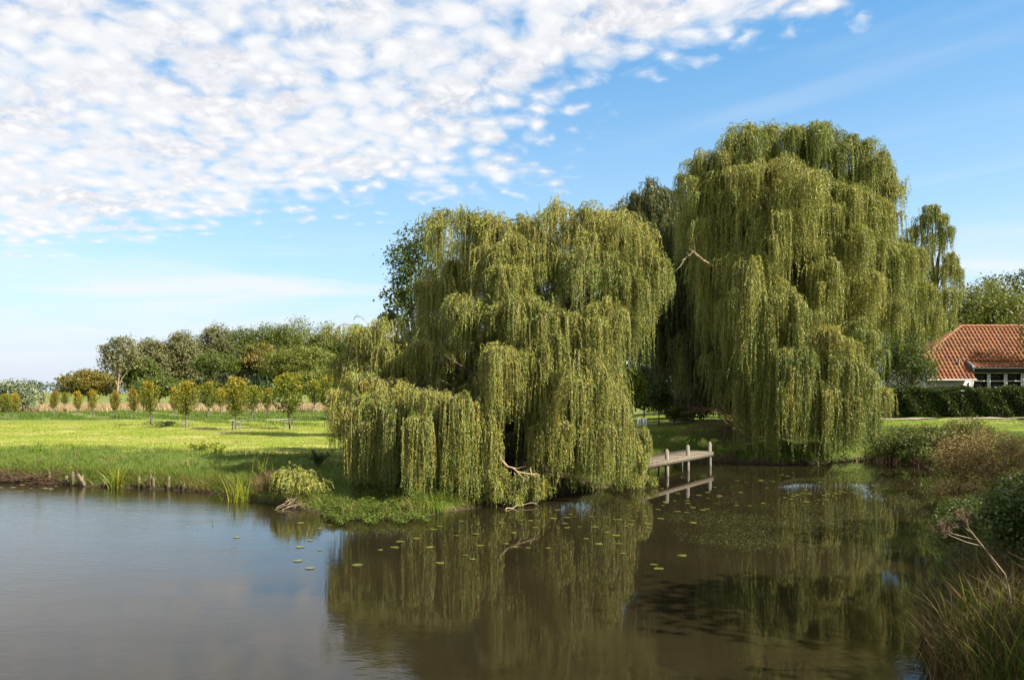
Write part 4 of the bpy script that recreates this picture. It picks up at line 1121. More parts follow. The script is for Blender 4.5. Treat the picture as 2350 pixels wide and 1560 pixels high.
# ------------------------------------------------------------------ white boards on the lawn
c_ = P(1473, 968, 40)
root = empty('notice_board', (c_[0], 40, Hs(c_[0], 40)), 'pair of small white boards on a post at the willow\'s edge', 'sign')
z0 = Hs(c_[0], 40)
g = G(); g.tube([(c_[0] - .02, 40.06, z0 - .2), (c_[0] - .02, 40.06, c_[2] + .15)], [.045, .045], 8); g.build('post', M['wood_grey'], root)
for dx_, rz_ in ((-.13, .35), (.14, -.12)):
    g = G(); g.box((c_[0] + dx_, 40.0, c_[2]), (.22, .03, .40), rz_); pb = g.build('panel', M['white'], root)
    g = G()
    for k_ in range(3): g.box((c_[0] + dx_ + .02, 39.975 - (.01 if rz_ < 0 else .0), c_[2] + .1 - .08 * k_), (.07, .012, .035), rz_)
    g.build('print', M['ink'], pb)

# ------------------------------------------------------------------ waterline stakes and brushwood
def shore_at(px):
    xs = [q[0] for q in shore_px]; py = np.interp(px, xs, [q[1] for q in shore_px]); Y = WY(py)
    return (px - 1175) / F * Y, Y


STK = [(152, .42, 0, 'thin grey stake beside the end of the brushwood'), (167, .62, .0, 'tall pale stake at the end of the brushwood heap'), (187, .50, .02, 'short upright stake next to the leaning board'), (194, .55, -.6, 'stake leaning steeply into the water by the short upright one'),
       (240, .28, .05, 'stub of a stake just before the lone reed clump'), (319, .50, 0, 'weathered stake first after the lone reed clump'), (332, .40, .04, 'low stake between two taller ones past the reed clump'), (346, .58, .02, 'thick double-topped stake past the reed clump'),
       (352, .50, -.03, 'stake touching the thick double-topped one'), (386, .56, 0, 'isolated broad stake in the grassy bank'), (412, .36, .08, 'short slanting stake under overhanging grass'), (421, .30, -.06, 'lowest stake under the overhanging grass'),
       (24, .35, 0, 'dark stake at the outermost end of the brushwood'), (78, .40, .03, 'dark stake half buried by the brushwood'), (113, .55, -.02, 'taller dark stake rising through the brushwood')]
for px, h_, tl, lb in STK:
    x_, y_ = shore_at(px); y_ += .02
    rs = np.random.default_rng(int(px)); h_ *= .85
    g = G(); r_ = rs.uniform(.05, .075)
    g.tube([(x_ - tl * .4, y_ - .03, -.6), (x_, y_, .05), (x_ + tl * h_, y_ + rs.normal(0, .02), h_ - .03), (x_ + tl * h_ * 1.02, y_, h_)], [r_, r_, r_ * .92, r_ * .3], 8)
    tag(g.build('bank_stake', M['stake'], smooth=True), lb, 'stake', 'timber stakes along the bank')
g = G(); rs = np.random.default_rng(14)
for i in range(210):
    px = rs.uniform(-60, 172); x_, y_ = shore_at(max(px, -2)); x_ = (px - 1175) / F * y_
    L = rs.uniform(.7, 2.4); a = rs.normal(0, .22); el = rs.normal(.10, .16); z = rs.uniform(.03, .48) * (0.5 + .5 * math.sin(px * .05) ** 2)
    c0 = np.array([x_, y_ + rs.uniform(-.1, .6), z]); d = np.array([math.cos(a) * math.cos(el), math.sin(a), math.sin(el)])
    g.tube(np.array([c0 - d * L / 2, c0 + rs.normal(0, .05, 3), c0 + d * L / 2 + np.array([0, 0, rs.normal(0, .08)])]), [.013, .010, .004], 5)
tag(g.build('brushwood_heap', M['red_twig']), 'long heap of reddish dead brushwood along the waterline', 'brushwood')
for px, h_, lb in ((80, 1.25, 'thin dead stem standing in the brushwood, shorter of two'), (172, 1.55, 'thin dead stem standing at the brushwood end, taller of two')):
    x_, y_ = shore_at(px); g = G(); g.tube([(x_, y_ + .1, -.2), (x_ + .03, y_ + .1, h_ * .6), (x_ + .12, y_ + .12, h_)], [.016, .012, .005], 5)
    tag(g.build('dry_twig', M['red_twig']), lb, 'stem', 'dead stems in the brushwood')


# ------------------------------------------------------------------ reed clumps
def reed(label, px, py, h, nbl, r, seed, tint=.55, upright=.5, x=None, y=None, mat='reed', wd=.03, z=None, name='reed_clump'):
    rs = np.random.default_rng(seed)
    if x is None:
        y = WY(py); x = (px - 1175) / F * y
    z = max(Hs(x, y), -.1) if z is None else z
    b = np.stack([x + rs.normal(0, r, nbl), y + rs.normal(0, r, nbl), np.full(nbl, z - .05)], 1)
    hh = h * rs.uniform(.5, 1.05, nbl)
    a = rs.uniform(0, 6.28, nbl); ln_ = hh * rs.uniform(.05, 1, nbl) * upright
    g = G(); g.blades(b, hh, np.stack([np.cos(a) * ln_, np.sin(a) * ln_], 1), np.full(nbl, wd), np.clip(rs.normal(tint, .25, nbl), 0, 1), seg=4)
    return tag(g.build(name, M[mat]), label, 'reeds', 'clumps of reeds at the water')


reed('fan-shaped yellow-green reed clump among the waterline stakes', 268, 1119, 1.05, 95, .13, 1, .62, .75)
reed('tall yellow reed clump standing in the water before the russet sedge', 546, 1149, 1.15, 90, .18, 2, .72, .4)
reed('small reed clump at the bank between the meadow grass and the yellow reeds', 600, 1128, .9, 26, .12, 3, .6, .4)
reed('green reed clump at the tip of the herb mat under the willow', 1002, 1180, 1.05, 34, .13, 4, .3, .7)
reed('short reed clump beside the dark brushwood stake', 92, 1085, .75, 30, .12, 5, .45, .6)
reed('pale dry reed clump at the water under the bramble bank', 2012, 1062, .9, 40, .22, 6, .8, .6, mat='drygrass')
reed('russet withered sedge clump beside the small leaning willow bush', 628, 1146, .85, 260, .26, 7, .3, .7, mat='stalk', wd=.02)
reed('few thin reeds standing alone in open water', 455, 1212, .35, 6, .12, 8, .3, .4, wd=.02)
reed('sparse pair of thin reeds alone in open water', 489, 1205, .30, 3, .04, 9, .3, .3, wd=.02)

# small fallen willow bush with bare sticks at the waterline
lb_Y = 24.9
cl = [(668, 1080, 25.1, .5, .95), (705, 1086, 25.0, .5, .9), (690, 1100, 24.7, .5, .7), (650, 1096, 25.0, .35, .8), (730, 1112, 24.7, .4, .55), (675, 1112, 24.5, .4, .5), (712, 1120, 24.5, .4, .4)]
root = empty('willow_bush', ((690 - 1175) / F * 25.2, 25.2, Hs((690 - 1175) / F * 25.2, 25.2)), 'small leaning willow bush over a tangle of bare sticks at the waterline', 'bush')
gl, tw = G(), G(); rs = np.random.default_rng(88)
for (px, py, Y, r, L) in cl:
    c_ = P(px, py, Y); ns = 70
    a = rs.uniform(0, 6.28, ns); q = r * np.sqrt(rs.uniform(0, 1, ns)) * .6
    strands(gl, tw, c_ + np.stack([np.cos(a) * q, np.sin(a) * q, rs.normal(0, .08, ns)], 1), np.stack([np.cos(a), np.sin(a)], 1), rs.uniform(.1, .35, ns), rs.uniform(0, .8, ns), L * rs.uniform(.5, 1, ns), .03, .10, .022, np.clip(rs.normal(.62, .15, ns), 0, 1), rs)
gl.build('leaves', M['willow'], root); tw.build('twigs', M['twig'], root)
g = G()
for i in range(34):
    a = P(rs.uniform(650, 745), rs.uniform(1134, 1150), 24.6); b = P(rs.uniform(630, 750), rs.uniform(1150, 1172), rs.uniform(23.6, 24.3)); b[2] = max(b[2], .0)
    g.tube(np.array([a, (a + b) / 2 + rs.normal(0, .06, 3), b]), [.013, .010, .005], 5)
g.build('branches', M['pale_bark'], root)


# ------------------------------------------------------------------ bare and fallen branches
def branch(name, label, pts, r, mat, twigs=6, seed=0, sub=.5):
    rs = np.random.default_rng(seed); pts = [P(*q) for q in pts]
    p_ = np.array(pts); t = np.linspace(0, len(p_) - 1, 14)
    pth = np.stack([np.interp(t, range(len(p_)), p_[:, k]) for k in range(3)], 1)
    pth[1:-1] += rs.normal(0, .025, pth[1:-1].shape)
    g = G(); g.tube(pth, np.linspace(r, r * .25, 14), 7)
    for i in range(twigs):
        k = int(rs.integers(3, 13)); s_ = pth[k]; d = nrm((pth[min(k + 1, 13)] - pth[k - 1])[None])[0] + rs.normal(0, .5, 3)
        L = sub * rs.uniform(.5, 1.3)
        g.tube(np.array([s_, s_ + d * L * .5 + rs.normal(0, .04, 3), s_ + d * L + rs.normal(0, .06, 3)]), [r * .4, r * .25, r * .1], 5)
    return tag(g.build(name, M[mat], smooth=True), label, 'branch')


branch('broken_branch', 'pale bare branch arching down to the water in front of the broad willow', [(1118, 1012, 24.6), (1140, 1035, 24.4), (1160, 1068, 24.3), (1200, 1085, 24.2), (1240, 1090, 24.6)], .055, 'pale_bark', 8, 1, .5)
branch('broken_branch', 'forked pale bare branch sticking out where the two big willows meet', [(1640, 612, 40.0), (1612, 596, 39.6), (1592, 580, 39.4), (1565, 598, 39.3)], .075, 'pale_bark', 5, 2, .7)
branch('fallen_branch', 'long reddish dead branch lying from the tallest willow over the lawn edge', [(1745, 1030, 41.5), (1700, 985, 41.0), (1640, 975, 40.4), (1570, 985, 40.2)], .08, 'red_twig', 14, 3, 1.1)
branch('fallen_branch', 'dead branch rising from the tallest willow\'s foot in a thin spray', [(1740, 1015, 41.3), (1690, 960, 41.2), (1650, 935, 41.0), (1560, 950, 41.0)], .06, 'red_twig', 16, 4, 1.1)
branch('fallen_branch', 'dark dead branch dipping to the water beneath the tallest willow', [(1735, 1040, 40.6), (1690, 1035, 40.2), (1640, 1058, 39.6)], .06, 'red_twig', 12, 5, .8)
branch('driftwood', 'thin pale stick lying on the water under the broad willow', [(1150, 1172, 23.6), (1190, 1160, 24.2), (1235, 1152, 24.6)], .02, 'pale_bark', 3, 6, .2)

# ------------------------------------------------------------------ water-lily pads
def in_view_pads():
    pts = [(873, 1262), (905, 1256), (918, 1243), (955, 1236), (985, 1256), (1010, 1292), (1068, 1275), (1085, 1284), (1102, 1252), (1047, 1229), (1092, 1226), (1162, 1248), (1183, 1255), (1212, 1257), (1258, 1258), (1180, 1223), (1229, 1211), (1302, 1211),
           (1330, 1209), (1374, 1249), (1420, 1248), (1345, 1236), (1392, 1222), (1414, 1229), (1366, 1209), (1296, 1201), (1152, 1200), (1095, 1204), (1060, 1196), (1010, 1208), (995, 1215), (1064, 1172), (1195, 1194), (1218, 1195), (1271, 1190), (1310, 1180), (1280, 1170),
           (1510, 1169), (1522, 1160), (1555, 1174), (1590, 1165), (1516, 1190), (1592, 1200), (1490, 1212), (1555, 1132), (1623, 1130), (1600, 1105), (1640, 1118), (1700, 1130), (1760, 1120), (1800, 1142), (1690, 1160), (1720, 1161), (1752, 1155), (1848, 1125), (1500, 1296), (1512, 1305),
           (543, 1233), (683, 1287), (711, 1304), (690, 1255), (735, 1262), (712, 1240), (820, 1297), (735, 1212), (755, 1205), (690, 1200), (1430, 1270), (1565, 1275), (1480, 1185), (1450, 1195)]
    rs = np.random.default_rng(21)
    for _ in range(17):
        px = rs.uniform(1260, 2030); py = 1085 + 95 * rs.uniform(0, 1) ** 1.3
        if px < 1480: py = rs.uniform(1150, 1210)
        for _k in range(int(rs.integers(2, 6))):
            pts.append((px + rs.normal(0, 22), py + rs.normal(0, 4)))
    for _ in range(14):
        pts.append((rs.uniform(-5, 130), rs.uniform(1112, 1135)))
    return pts


pad_protos = []
for k in range(6):
    rs = np.random.default_rng(500 + k)
    g = G(); n_ = 18
    a = np.linspace(.16, 6.12, n_ + 1); rr = .145 * (1 + .06 * np.sin(3 * a + k) + rs.normal(0, .02, n_ + 1))
    curl = .012 * rs.uniform(0, 1) * np.maximum(0, np.sin(a + k * 2)) ** 2
    outer = np.stack([np.cos(a) * rr, np.sin(a) * rr * .9, .006 + curl], 1)
    inner_ = np.stack([np.cos(a) * rr * .3, np.sin(a) * rr * .3, np.full(n_ + 1, .006)], 1)
    rim = outer - np.array([0, 0, .005])
    j = np.arange(n_)
    g.add(np.concatenate([inner_, outer]), np.stack([j, j + n_ + 1, j + n_ + 2, j + 1], 1), np.clip(rs.normal(.2 + .12 * k, .06, n_), 0, 1))
    g.add([(0, 0, .006)] + [tuple(q) for q in inner_], [(0, i + 1, i + 2, i + 2) for i in range(n_)] if False else [(0, i, i + 1, i + 2) for i in range(1, n_, 2)], .3)
    g.add(np.concatenate([outer, rim]), np.stack([j, j + 1, j + n_ + 2, j + n_ + 1], 1), .3)
    pad_protos.append(g.build('lily_pad', M['pad']))
cnt_ = [0] * 6
for i, (px, py) in enumerate(in_view_pads()):
    rs = np.random.default_rng(900 + i)
    Y = WY(py); x_ = (px - 1175) / F * Y
    if float(sdist(np.array([x_]), np.array([Y]))[0]) > -.25: continue
    k = int(rs.integers(0, 6))
    o_ = pad_protos[k] if cnt_[k] == 0 else pad_protos[k].copy()
    if cnt_[k]: COL.objects.link(o_)
    cnt_[k] += 1
    s_ = rs.uniform(.38, .78)
    o_.location = (x_, Y, .004 + .001 * (i % 4)); o_.rotation_euler = (0, 0, rs.uniform(0, 6.28)); o_.scale = (s_, s_, 1)
    tag(o_, 'small yellow-green lily pad floating flat on the pond', 'lily pad', 'lily pads floating on the pond')

# ------------------------------------------------------------------ stuff: grass, herbs, weed
def scatter(n_, x0, x1, y0, y1, dlo, dhi, rs, wedge=True):
    x_ = rs.uniform(x0, x1, n_); y_ = rs.uniform(y0, y1, n_)
    k = (np.abs(x_) < .70 * y_ + 2.5) if wedge else np.ones(n_, bool)
    x_, y_ = x_[k], y_[k]
    d = sdist(x_, y_); k = (d > dlo) & (d < dhi)
    return x_[k], y_[k], d[k]


# rough grass of the left bank and the slopes
rs = np.random.default_rng(31); g = G()
x_, y_, d = scatter(260000, -30, 12, 20, 46, .02, 5.2, rs)
x2, y2, d2 = scatter(190000, -26, 6, 20, 38, -.02, .7, rs)
x_, y_, d = np.concatenate([x_, x2]), np.concatenate([y_, y2]), np.concatenate([d, d2])
clump_ = (np.sin(x_ * 3.1 + y_) * np.sin(y_ * 2.7 - x_ * 1.3) + .6 * np.sin(x_ * 7.3) * np.sin(y_ * 6.1 + 1))
bare = np.exp(-(((x_ - .8) / 4.0) ** 2 + ((y_ - 28.4) / 2.4) ** 2)) + np.exp(-((x_ + 4.0) / 2.6) ** 2 - ((y_ - 23.4) / 2.2) ** 2)
k = (rs.uniform(0, 1, len(x_)) < .72 + .28 * clump_) & (rs.uniform(0, 1, len(x_)) > .92 * bare)
x_, y_, d, clump_ = x_[k], y_[k], d[k], clump_[k]
h_ = (.11 + .34 * np.exp(-d / .9) + .12 * np.maximum(clump_, 0)) * rs.uniform(.6, 1.3, len(x_))
lean = rs.normal(0, .5, (len(x_), 2)) * h_[:, None] + np.stack([-.1 * h_, -.60 * h_ * np.exp(-d / 1.2)], 1)
tint = np.clip(.33 + .12 * clump_ + rs.normal(0, .2, len(x_)) + .28 * (rs.uniform(0, 1, len(x_)) < .14) + .42 * np.exp(-d / .35) + .30 * sstep(.35, .9, np.sin(x_ * .9 + 2 + y_ * .35) * np.sin(y_ * 1.7 - x_ * .4) + .5 * np.sin(x_ * 2.3 + y_)), 0, 1)
g.blades(np.stack([x_, y_, H(x_, y_, d) - .01], 1), h_, lean, .013 + .010 * rs.uniform(0, 1, len(x_)), tint)
print('bank grass', len(x_))
tag(g.build('bank_grass', M['grass']), 'rough tussocky grass on the pond banks', 'grass', kind='stuff')

# mown meadow
rs = np.random.default_rng(32); g = G()
x_, y_, d = scatter(230000, -48, 12, 33, 68, 4.0, 60, rs)
st = np.sin(y_ * 1.9 + .3 * np.sin(x_ * .21)) * .5 + .5 * np.sin(x_ * .9 + y_ * .7) * np.sin(y_ * .8)
h_ = rs.uniform(.04, .10, len(x_)) * (1 + .3 * st)
dry = np.sin(x_ * .16 + 1.1 + .5 * np.sin(y_ * .35)) * np.sin(y_ * .55 + .8) + .5 * np.sin(x_ * .41 - y_ * .9)
tint = np.clip(.30 + .10 * st + .8 * np.maximum(0, dry - .05) * rs.uniform(.3, 1, len(x_)) + rs.normal(0, .17, len(x_)) + .35 * (rs.uniform(0, 1, len(x_)) < .10), 0, 1)
g.blades(np.stack([x_, y_, H(x_, y_, d) - .005], 1), h_, rs.normal(0, .06, (len(x_), 2)), .022 + .012 * rs.uniform(0, 1, len(x_)), tint, seg=1)
tag(g.build('meadow_grass', M['meadow']), 'short mown grass of the meadow', 'grass', kind='stuff')

# rough strip under the young trees and pale dry grass beyond it
rs = np.random.default_rng(33); g = G(); n_ = 90000
y_ = 56 + 52 * rs.uniform(0, 1, n_) ** .9; x_ = rs.uniform(-.72, -.18, n_) * y_
patch_ = np.sin(x_ * .55 + 1.5) * np.sin(y_ * .5) + .7 * np.sin(x_ * 1.3 + y_ * .9)
k = (patch_ + rs.normal(0, .4, n_) > np.where(y_ < 72, .60, -.2)) & ((y_ > 72) | (x_ > -28))
x_, y_ = x_[k], y_[k]
h_ = rs.uniform(.10, .38, len(x_))
g.blades(np.stack([x_, y_, H(x_, y_) - .02], 1), h_, rs.normal(0, .12, (len(x_), 2)), np.full(len(x_), .05), np.clip(rs.normal(.28, .2, len(x_)), 0, 1))
tag(g.build('rough_grass', M['grass']), 'weedy rough grass under the rows of young trees', 'grass', kind='stuff')
rs = np.random.default_rng(34); g = G(); n_ = 26000
y_ = rs.uniform(100, 132, n_); x_ = rs.uniform(-.70, -.18, n_) * y_
k = np.sin(x_ * .21 + 2) + .6 * np.sin(x_ * .07 + y_ * .2) + rs.normal(0, .5, n_) > -.55
x_, y_ = x_[k], y_[k]; h_ = rs.uniform(.5, 1.35, len(x_))
g.blades(np.stack([x_, y_, H(x_, y_) - .02], 1), h_, rs.normal(0, .3, (len(x_), 2)), np.full(len(x_), .09), np.clip(rs.normal(.5, .25, len(x_)), 0, 1))
tag(g.build('dry_grass', M['drygrass']), 'band of tall bleached grass beyond the young trees', 'grass', kind='stuff')

# lawns of the far bank
rs = np.random.default_rng(35); g = G()
x_, y_, d = scatter(200000, 4, 36, 24, 56, .3, 22, rs)
tall = np.exp(-d / 1.2)
k = (rs.uniform(0, 1, len(x_)) > .9 * np.exp(-(((x_ - 13) / 3.5) ** 2 + ((y_ - 43) / 2.3) ** 2)))
x_, y_, d, tall = x_[k], y_[k], d[k], tall[k]
h_ = (.05 + .22 * tall) * rs.uniform(.6, 1.3, len(x_))
g.blades(np.stack([x_, y_, H(x_, y_, d) - .01], 1), h_, rs.normal(0, .4, (len(x_), 2)) * h_[:, None], np.full(len(x_), .022), np.clip(rs.normal(.32, .16, len(x_)), 0, 1), seg=1)
tag(g.build('lawn_grass', M['grass']), 'short green lawn grass before the house and hedge', 'grass', kind='stuff')

# herb mat under the willow
rs = np.random.default_rng(36); g = G(); n_ = 9000
px = rs.uniform(745, 985, n_); py = 1192 - 52 * rs.uniform(0, 1, n_) * np.where(px < 800, .7, 1) + 4 * np.sin(px * .09)
y_ = WY(py, .12); x_ = (px - 1175) / F * y_
hh = .08 + .22 * np.abs(np.sin(x_ * 4.1) * np.sin(y_ * 3.3)) * rs.uniform(0, 1, n_)
z = np.maximum(H(x_, y_), 0) + hh
D = nrm(rs.normal(size=(n_, 3)) * np.array([1, 1, .4])); W = nrm(np.cross(D, rs.normal(size=(n_, 3)) * .4 + np.array([0, 0, 1])))
g.leaves(np.stack([x_, y_, z], 1), D, W, .075 * rs.uniform(.6, 1.3, n_), .05, np.clip(rs.normal(.5, .25, n_), 0, 1))
tag(g.build('herb_mat', M['herb']), 'low mat of bright green leafy herbs spreading onto the water under the willow', 'ground cover', kind='stuff')

# leafy weeds on the bank
def weed_plant(label, px, py, Y, r, h, n_, mat, seed, size=.09, name='leafy_weed', cat='plant', group=None, tint0=.5):
    rs = np.random.default_rng(seed); b = P(px, py, Y); z0 = Hs(b[0], Y)
    root = empty(name, (b[0], Y, z0), label, cat, group)
    g = G(); st = G(); ns = 9
    for i in range(ns):
        a = rs.uniform(0, 6.28); q = r * rs.uniform(.2, 1); e = np.array([b[0] + math.cos(a) * q, Y + math.sin(a) * q, z0 + h * rs.uniform(.6, 1.05)])
        pth = bez(np.array([b[0], Y, z0 - .03]), np.array([b[0] + math.cos(a) * q * .3, Y + math.sin(a) * q * .3, z0 + h * .6]), e, 6)
        st.tube(pth, np.linspace(.012, .004, 6), 4)
        m_ = n_ // ns
        k = rs.uniform(.15, 1, m_); pos_ = np.stack([np.interp(k * 5, range(6), pth[:, c_]) for c_ in range(3)], 1) + rs.normal(0, .03, (m_, 3))
        D = nrm(rs.normal(size=(m_, 3)) + np.array([0, 0, .1])); W = nrm(np.cross(D, rs.normal(size=(m_, 3))))
        g.leaves(pos_, D, W, size * rs.uniform(.6, 1.3, m_), size * .55, np.clip(rs.normal(tint0, .2, m_), 0, 1))
    st.build('stems', M['stalk'], root); g.build('leaves', M[mat], root)
    return root


weed_plant('dark low weed clump on the shaded bank behind the small willow bush', 730, 1085, 28.5, .55, .55, 420, 'ash', 1, .10)
weed_plant('bright lime leafy weed at the top of the bank', 458, 1045, 34.0, .9, .35, 260, 'yellowgreen', 2, .14, tint0=.8)
weed_plant('bright lime leafy weed lower on the bank, smaller', 500, 1058, 32.4, .6, .30, 180, 'yellowgreen', 3, .13, tint0=.8)
weed_plant('dark clump of weeds on the mown meadow beside the golden sapling', 378, 982, 55, 1.5, .32, 420, 'ash', 4, .14)

# ------------------------------------------------------------------ plants of the near bank
bg_ = 'bushes along the near bank'
def bush(label, px, py, Y, rx, rz, n_clump, n_leaf, size, mat, seed, tint0=.5, k=8, stems='red_twig', aspect=.62, spread=.24, name='bush', ns=18):
    rs = np.random.default_rng(seed); c_ = P(px, py, Y); z0 = Hs(c_[0], Y)
    root = empty(name, (c_[0], Y, z0), label, 'bush', bg_)
    lob = crown_lobes((c_[0], Y, max(c_[2], z0 + rz * .55)), (rx, rx * .9, rz), k, rs, .45, .6)
    g = G(); foliage(g, lob, n_clump, n_leaf, size, rs, spread=spread, tint0=tint0, aspect=aspect, inner=.3)
    st = G()
    for i in range(ns):
        l_ = lob[i % len(lob)]; e = l_[0] + rs.normal(0, .3, 3) * l_[1]
        st.tube(bez(np.array([c_[0] + rs.normal(0, .12), Y + rs.normal(0, .12), z0 - .05]), np.array([c_[0], Y, z0 + rz]) * .6 + e * .4, e, 6), np.linspace(.02, .005, 6), 5)
    st.build('stems', M[stems], root); g.build('leaves', M[mat], root)
    return root


bush('green bramble bush at the water beside the tallest willow\'s strands', 2045, 1018, 39.5, 1.5, .75, 46, 12, .10, 'bramble', 1)
bush('green bramble bush second along the bank from the tallest willow', 2105, 1015, 37.5, 1.5, .85, 46, 12, .10, 'bramble', 2)
bush('green bramble bush with a raised top against the lit lawn', 2165, 1012, 33.0, 1.2, .8, 46, 12, .09, 'bramble', 3, .55)
bush('yellowish bramble bush behind the withered brown bush', 2225, 1008, 27.0, .95, .65, 44, 12, .075, 'bramble', 4, .75)
bush('large withered brown bush overhanging the water', 2220, 1076, 20.5, .9, .95, 70, 13, .05, 'brownbush', 5, .5, k=12, ns=30)
bush('withered brown bush with pale bare stems, close to the lawn', 2296, 1066, 19.5, .78, .85, 60, 13, .05, 'brownbush', 6, .62, k=10, stems='pale_bark', ns=26)
bush('mixed green and brown bush under the withered brown ones', 2225, 1190, 16.5, .65, .45, 54, 12, .05, 'ash', 7, .45, k=9)
bush('low brownish bramble skirting the large withered bush', 2205, 1135, 18.6, .75, .40, 54, 12, .05, 'brownbush', 12, .75, k=8)
bush('leafy green bush on top of the bank behind the dead hogweed', 2345, 1165, 14.0, .6, .6, 54, 12, .055, 'bramble', 8, .2, k=9)
bush('broad-leaved dark green shrub above the tall grass of the near bank', 2355, 1225, 11.0, .55, .6, 60, 11, .06, 'ash', 9, .2, k=9)
bush('low dark bramble hanging to the water next to the hogweed', 2205, 1230, 14.6, .5, .45, 46, 12, .05, 'bramble', 10, .3, k=7)
bush('low tangled bramble beneath the dead hogweed head', 2240, 1300, 12.6, .5, .42, 46, 12, .045, 'bramble', 11, .3, k=7)
for i, (pts, lb) in enumerate([([(2262, 1035, 20), (2285, 1060, 19.6), (2310, 1085, 19.2)], 'bleached bare stem leaning out of the withered bush, upper'), ([(2245, 1072, 19.4), (2272, 1098, 19.0)], 'bleached bare stem leaning out of the withered bush, lower')]):
    branch('bare_stem', lb, pts, .014, 'pale_bark', 3, 40 + i, .2)

# dead hogweed with its umbels
hwY = 9.3
root_p = P(2325, 1345, 9.5)
root = empty('dead_hogweed', (root_p[0], 9.5, Hs(root_p[0], 9.5)), 'tall dead hogweed with flat brown umbels leaning over the water', 'plant')
g = G()
pt = [np.array([root_p[0] + .12, 9.6, Hs(root_p[0], 9.5) - .1]), P(2310, 1322, 9.5), P(2262, 1262, 9.4), P(2222, 1212, hwY)]
pp = np.array(pt); t = np.linspace(0, 3, 12); pp = np.stack([np.interp(t, range(4), pp[:, k]) for k in range(3)], 1)
g.tube(pp, np.linspace(.014, .008, 12), 7)
for (e, s_) in (((2205, 1200), 10), ((2178, 1222), 10), ((2218, 1190), 11)):
    g.tube(np.array([pp[-1 if s_ == 11 else 9], P(*e, hwY)]), [.006, .004], 5)
g.tube(np.array([pp[8], (pp[8] + P(2180, 1226, hwY)) / 2 + np.array([0, 0, -.02]), P(2175, 1226, hwY)]), [.006, .005, .004], 5)
g.build('stem', M['hogweed'], root)
rs = np.random.default_rng(66)
for (e, r, ax) in (((2213, 1196), .135, (-.55, -.1, .8)), ((2176, 1218), .115, (-.75, -.2, .5))):
    g = G(); o0 = P(*e, hwY); ax = nrm(np.array([ax], float))[0]
    for i in range(34):
        d = nrm((ax + rs.normal(0, .55, 3))[None])[0]; e2 = o0 + d * r * rs.uniform(.75, 1.05)
        g.tube(np.array([o0 - ax * r * .5, (o0 + e2) / 2 - ax * r * .1, e2]), [.0035, .003, .002], 4)
        for k in range(9):
            d2 = nrm((d + rs.normal(0, .9, 3))[None])[0]
            g.tube(np.array([e2, e2 + d2 * .035]), [.0018, .0022], 3)
    g.build('umbel', M['hogweed_umbel'], root)

# grasses and dead stalks of the near bank
rs = np.random.default_rng(37); g = G()
x_, y_, d = scatter(260000, 3.5, 22, 5, 34, .03, 5.0, rs)
k = rs.uniform(0, 1, len(x_)) < np.clip(26 / y_ ** 1.15, .12, 1)
x_, y_, d = x_[k], y_[k], d[k]
h_ = (.16 + .22 * np.exp(-d / 1.5)) * rs.uniform(.5, 1.5, len(x_))
g.blades(np.stack([x_, y_, np.maximum(H(x_, y_, d), -.05) - .01], 1), h_, rs.normal(-.03, .42, (len(x_), 2)) * h_[:, None], .007 + .010 * rs.uniform(0, 1, len(x_)), np.clip(rs.normal(.30, .2, len(x_)), 0, 1), seg=3)
print('near grass', len(x_))
tag(g.build('near_bank_grass', M['grass']), 'dark tangled grass on the near bank', 'grass', kind='stuff')
rs = np.random.default_rng(38); g = G(); n_ = 3600
y_ = rs.uniform(8.6, 12.5, n_); sx = np.interp(y_, [p_[1] for p_ in POND[::-1][:14]][::1] if False else [5, 9.7, 12, 15], [4.9, 5.15, 6.3, 7.9])
x_ = sx + rs.uniform(-.1, 2.2, n_)
h_ = rs.uniform(.3, 1.0, n_)
g.blades(np.stack([x_, y_, np.maximum(H(x_, y_), -.1) - .02], 1), h_, rs.normal(-.02, .38, (n_, 2)) * h_[:, None], .008 + .014 * rs.uniform(0, 1, n_), np.clip(rs.normal(.42, .3, n_), 0, 1), seg=5)
tag(g.build('dead_stalks', M['stalk']), 'tangle of brown dead stalks and leaves at the water\'s near edge', 'dead plants', kind='stuff')
rs = np.random.default_rng(41); g = G()
x_, y_, d = scatter(85000, 4, 15, 8.4, 21, .05, 3.2, rs)
k = rs.uniform(0, 1, len(x_)) < np.clip(.9 - .04 * y_, .22, 1) * (.4 + .6 * (np.sin(x_ * 3.1 + y_ * 1.7) * np.sin(y_ * 2.3) > -.1))
x_, y_, d = x_[k], y_[k], d[k]
h_ = rs.uniform(.35, 1.0, len(x_)) * (1 - .15 * d)
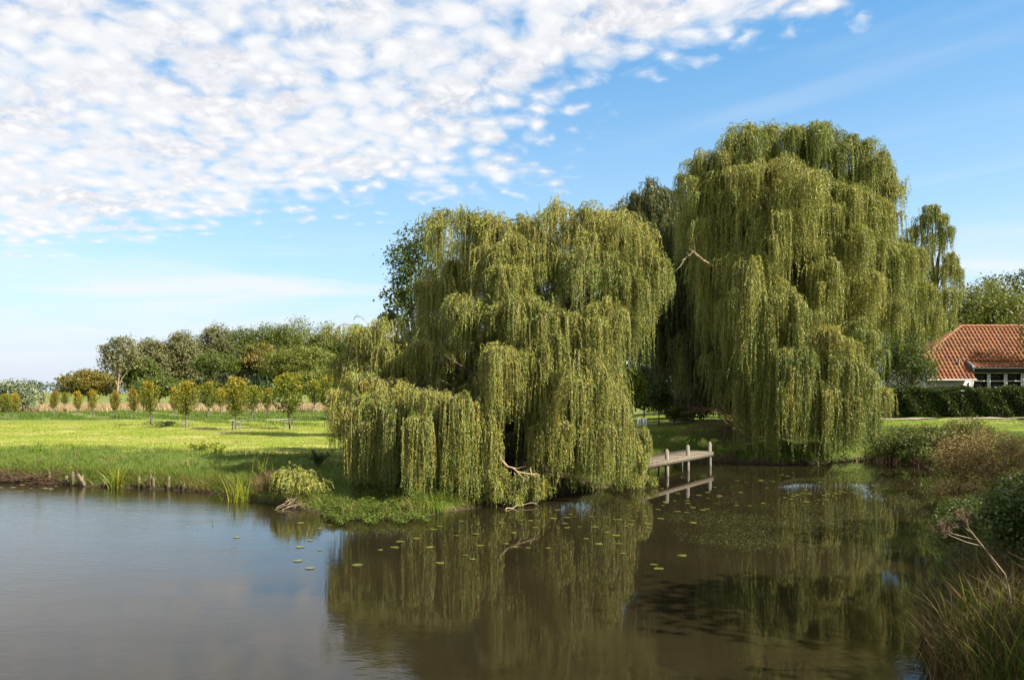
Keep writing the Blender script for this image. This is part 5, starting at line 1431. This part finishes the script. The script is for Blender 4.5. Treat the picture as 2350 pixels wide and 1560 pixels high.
g.blades(np.stack([x_, y_, H(x_, y_, d) - .02], 1), h_, rs.normal(-.02, .33, (len(x_), 2)) * h_[:, None], .008 + .012 * rs.uniform(0, 1, len(x_)), np.clip(rs.normal(.35, .28, len(x_)), 0, 1), seg=5)
print('sedge', len(x_))
tag(g.build('tall_sedge', M['sedge']), 'tall dark sedge and reed leaves along the near waterline', 'sedge', kind='stuff')
nr = 'tufts of long green blades on the near bank'
for i, (px, Yb, h_, n_, lb) in enumerate([(2245, 9.9, 1.0, 26, 'tuft of long sunlit green blades below the dead hogweed'), (2330, 9.2, 1.1, 26, 'tuft of long yellowing blades under the broad-leaved shrub'), (2210, 10.6, .8, 16, 'tuft of thin arching blades bent over the blue water'), (2290, 8.9, .9, 20, 'tuft of stiff green blades in the brown dead stalks')]):
    x0 = (px - 1175) / F * Yb
    o_ = reed(lb, 0, 0, h_, n_, .14, 600 + i, .45, .9, x=x0, y=Yb, wd=.016, name='grass_tuft', z=max(Hs(x0, Yb), 0))
    o_['category'] = 'grass tuft'; o_['group'] = nr
# submerged weed showing at the surface
rs = np.random.default_rng(39); g = G(); n_ = 40000
px = rs.uniform(1450, 2120, n_); py = rs.uniform(1100, 1300, n_)
e = ((px - 1790) / 300) ** 2 + ((py - 1200) / 66) ** 2
y_ = WY(py); x_ = (px - 1175) / F * y_
ns_ = np.sin(x_ * 1.1 + y_ * .8) * np.sin(y_ * .9 - x_ * .5) + .5 * np.sin(x_ * 3.3 - y_ * 1.2) * np.sin(y_ * 2.9)
k = (ns_ * .55 + rs.normal(0, .30, n_) > e - .40) & (sdist(x_, y_) < -.3)
x_, y_ = x_[k], y_[k]; m_ = len(x_)
D = nrm(rs.normal(size=(m_, 3)) * np.array([1, 1, .12])); W = nrm(np.cross(D, np.array([[0, 0, 1.0]]) + rs.normal(0, .25, (m_, 3))))
g.leaves(np.stack([x_, y_, rs.uniform(.001, .010, m_)], 1), D, W, .06 * rs.uniform(.5, 1.4, m_), .018, np.clip(rs.normal(.4, .25, m_), 0, 1))
tag(g.build('water_weed', M['weed']), 'carpet of olive-green water weed at the pond surface', 'water plants', kind='stuff')
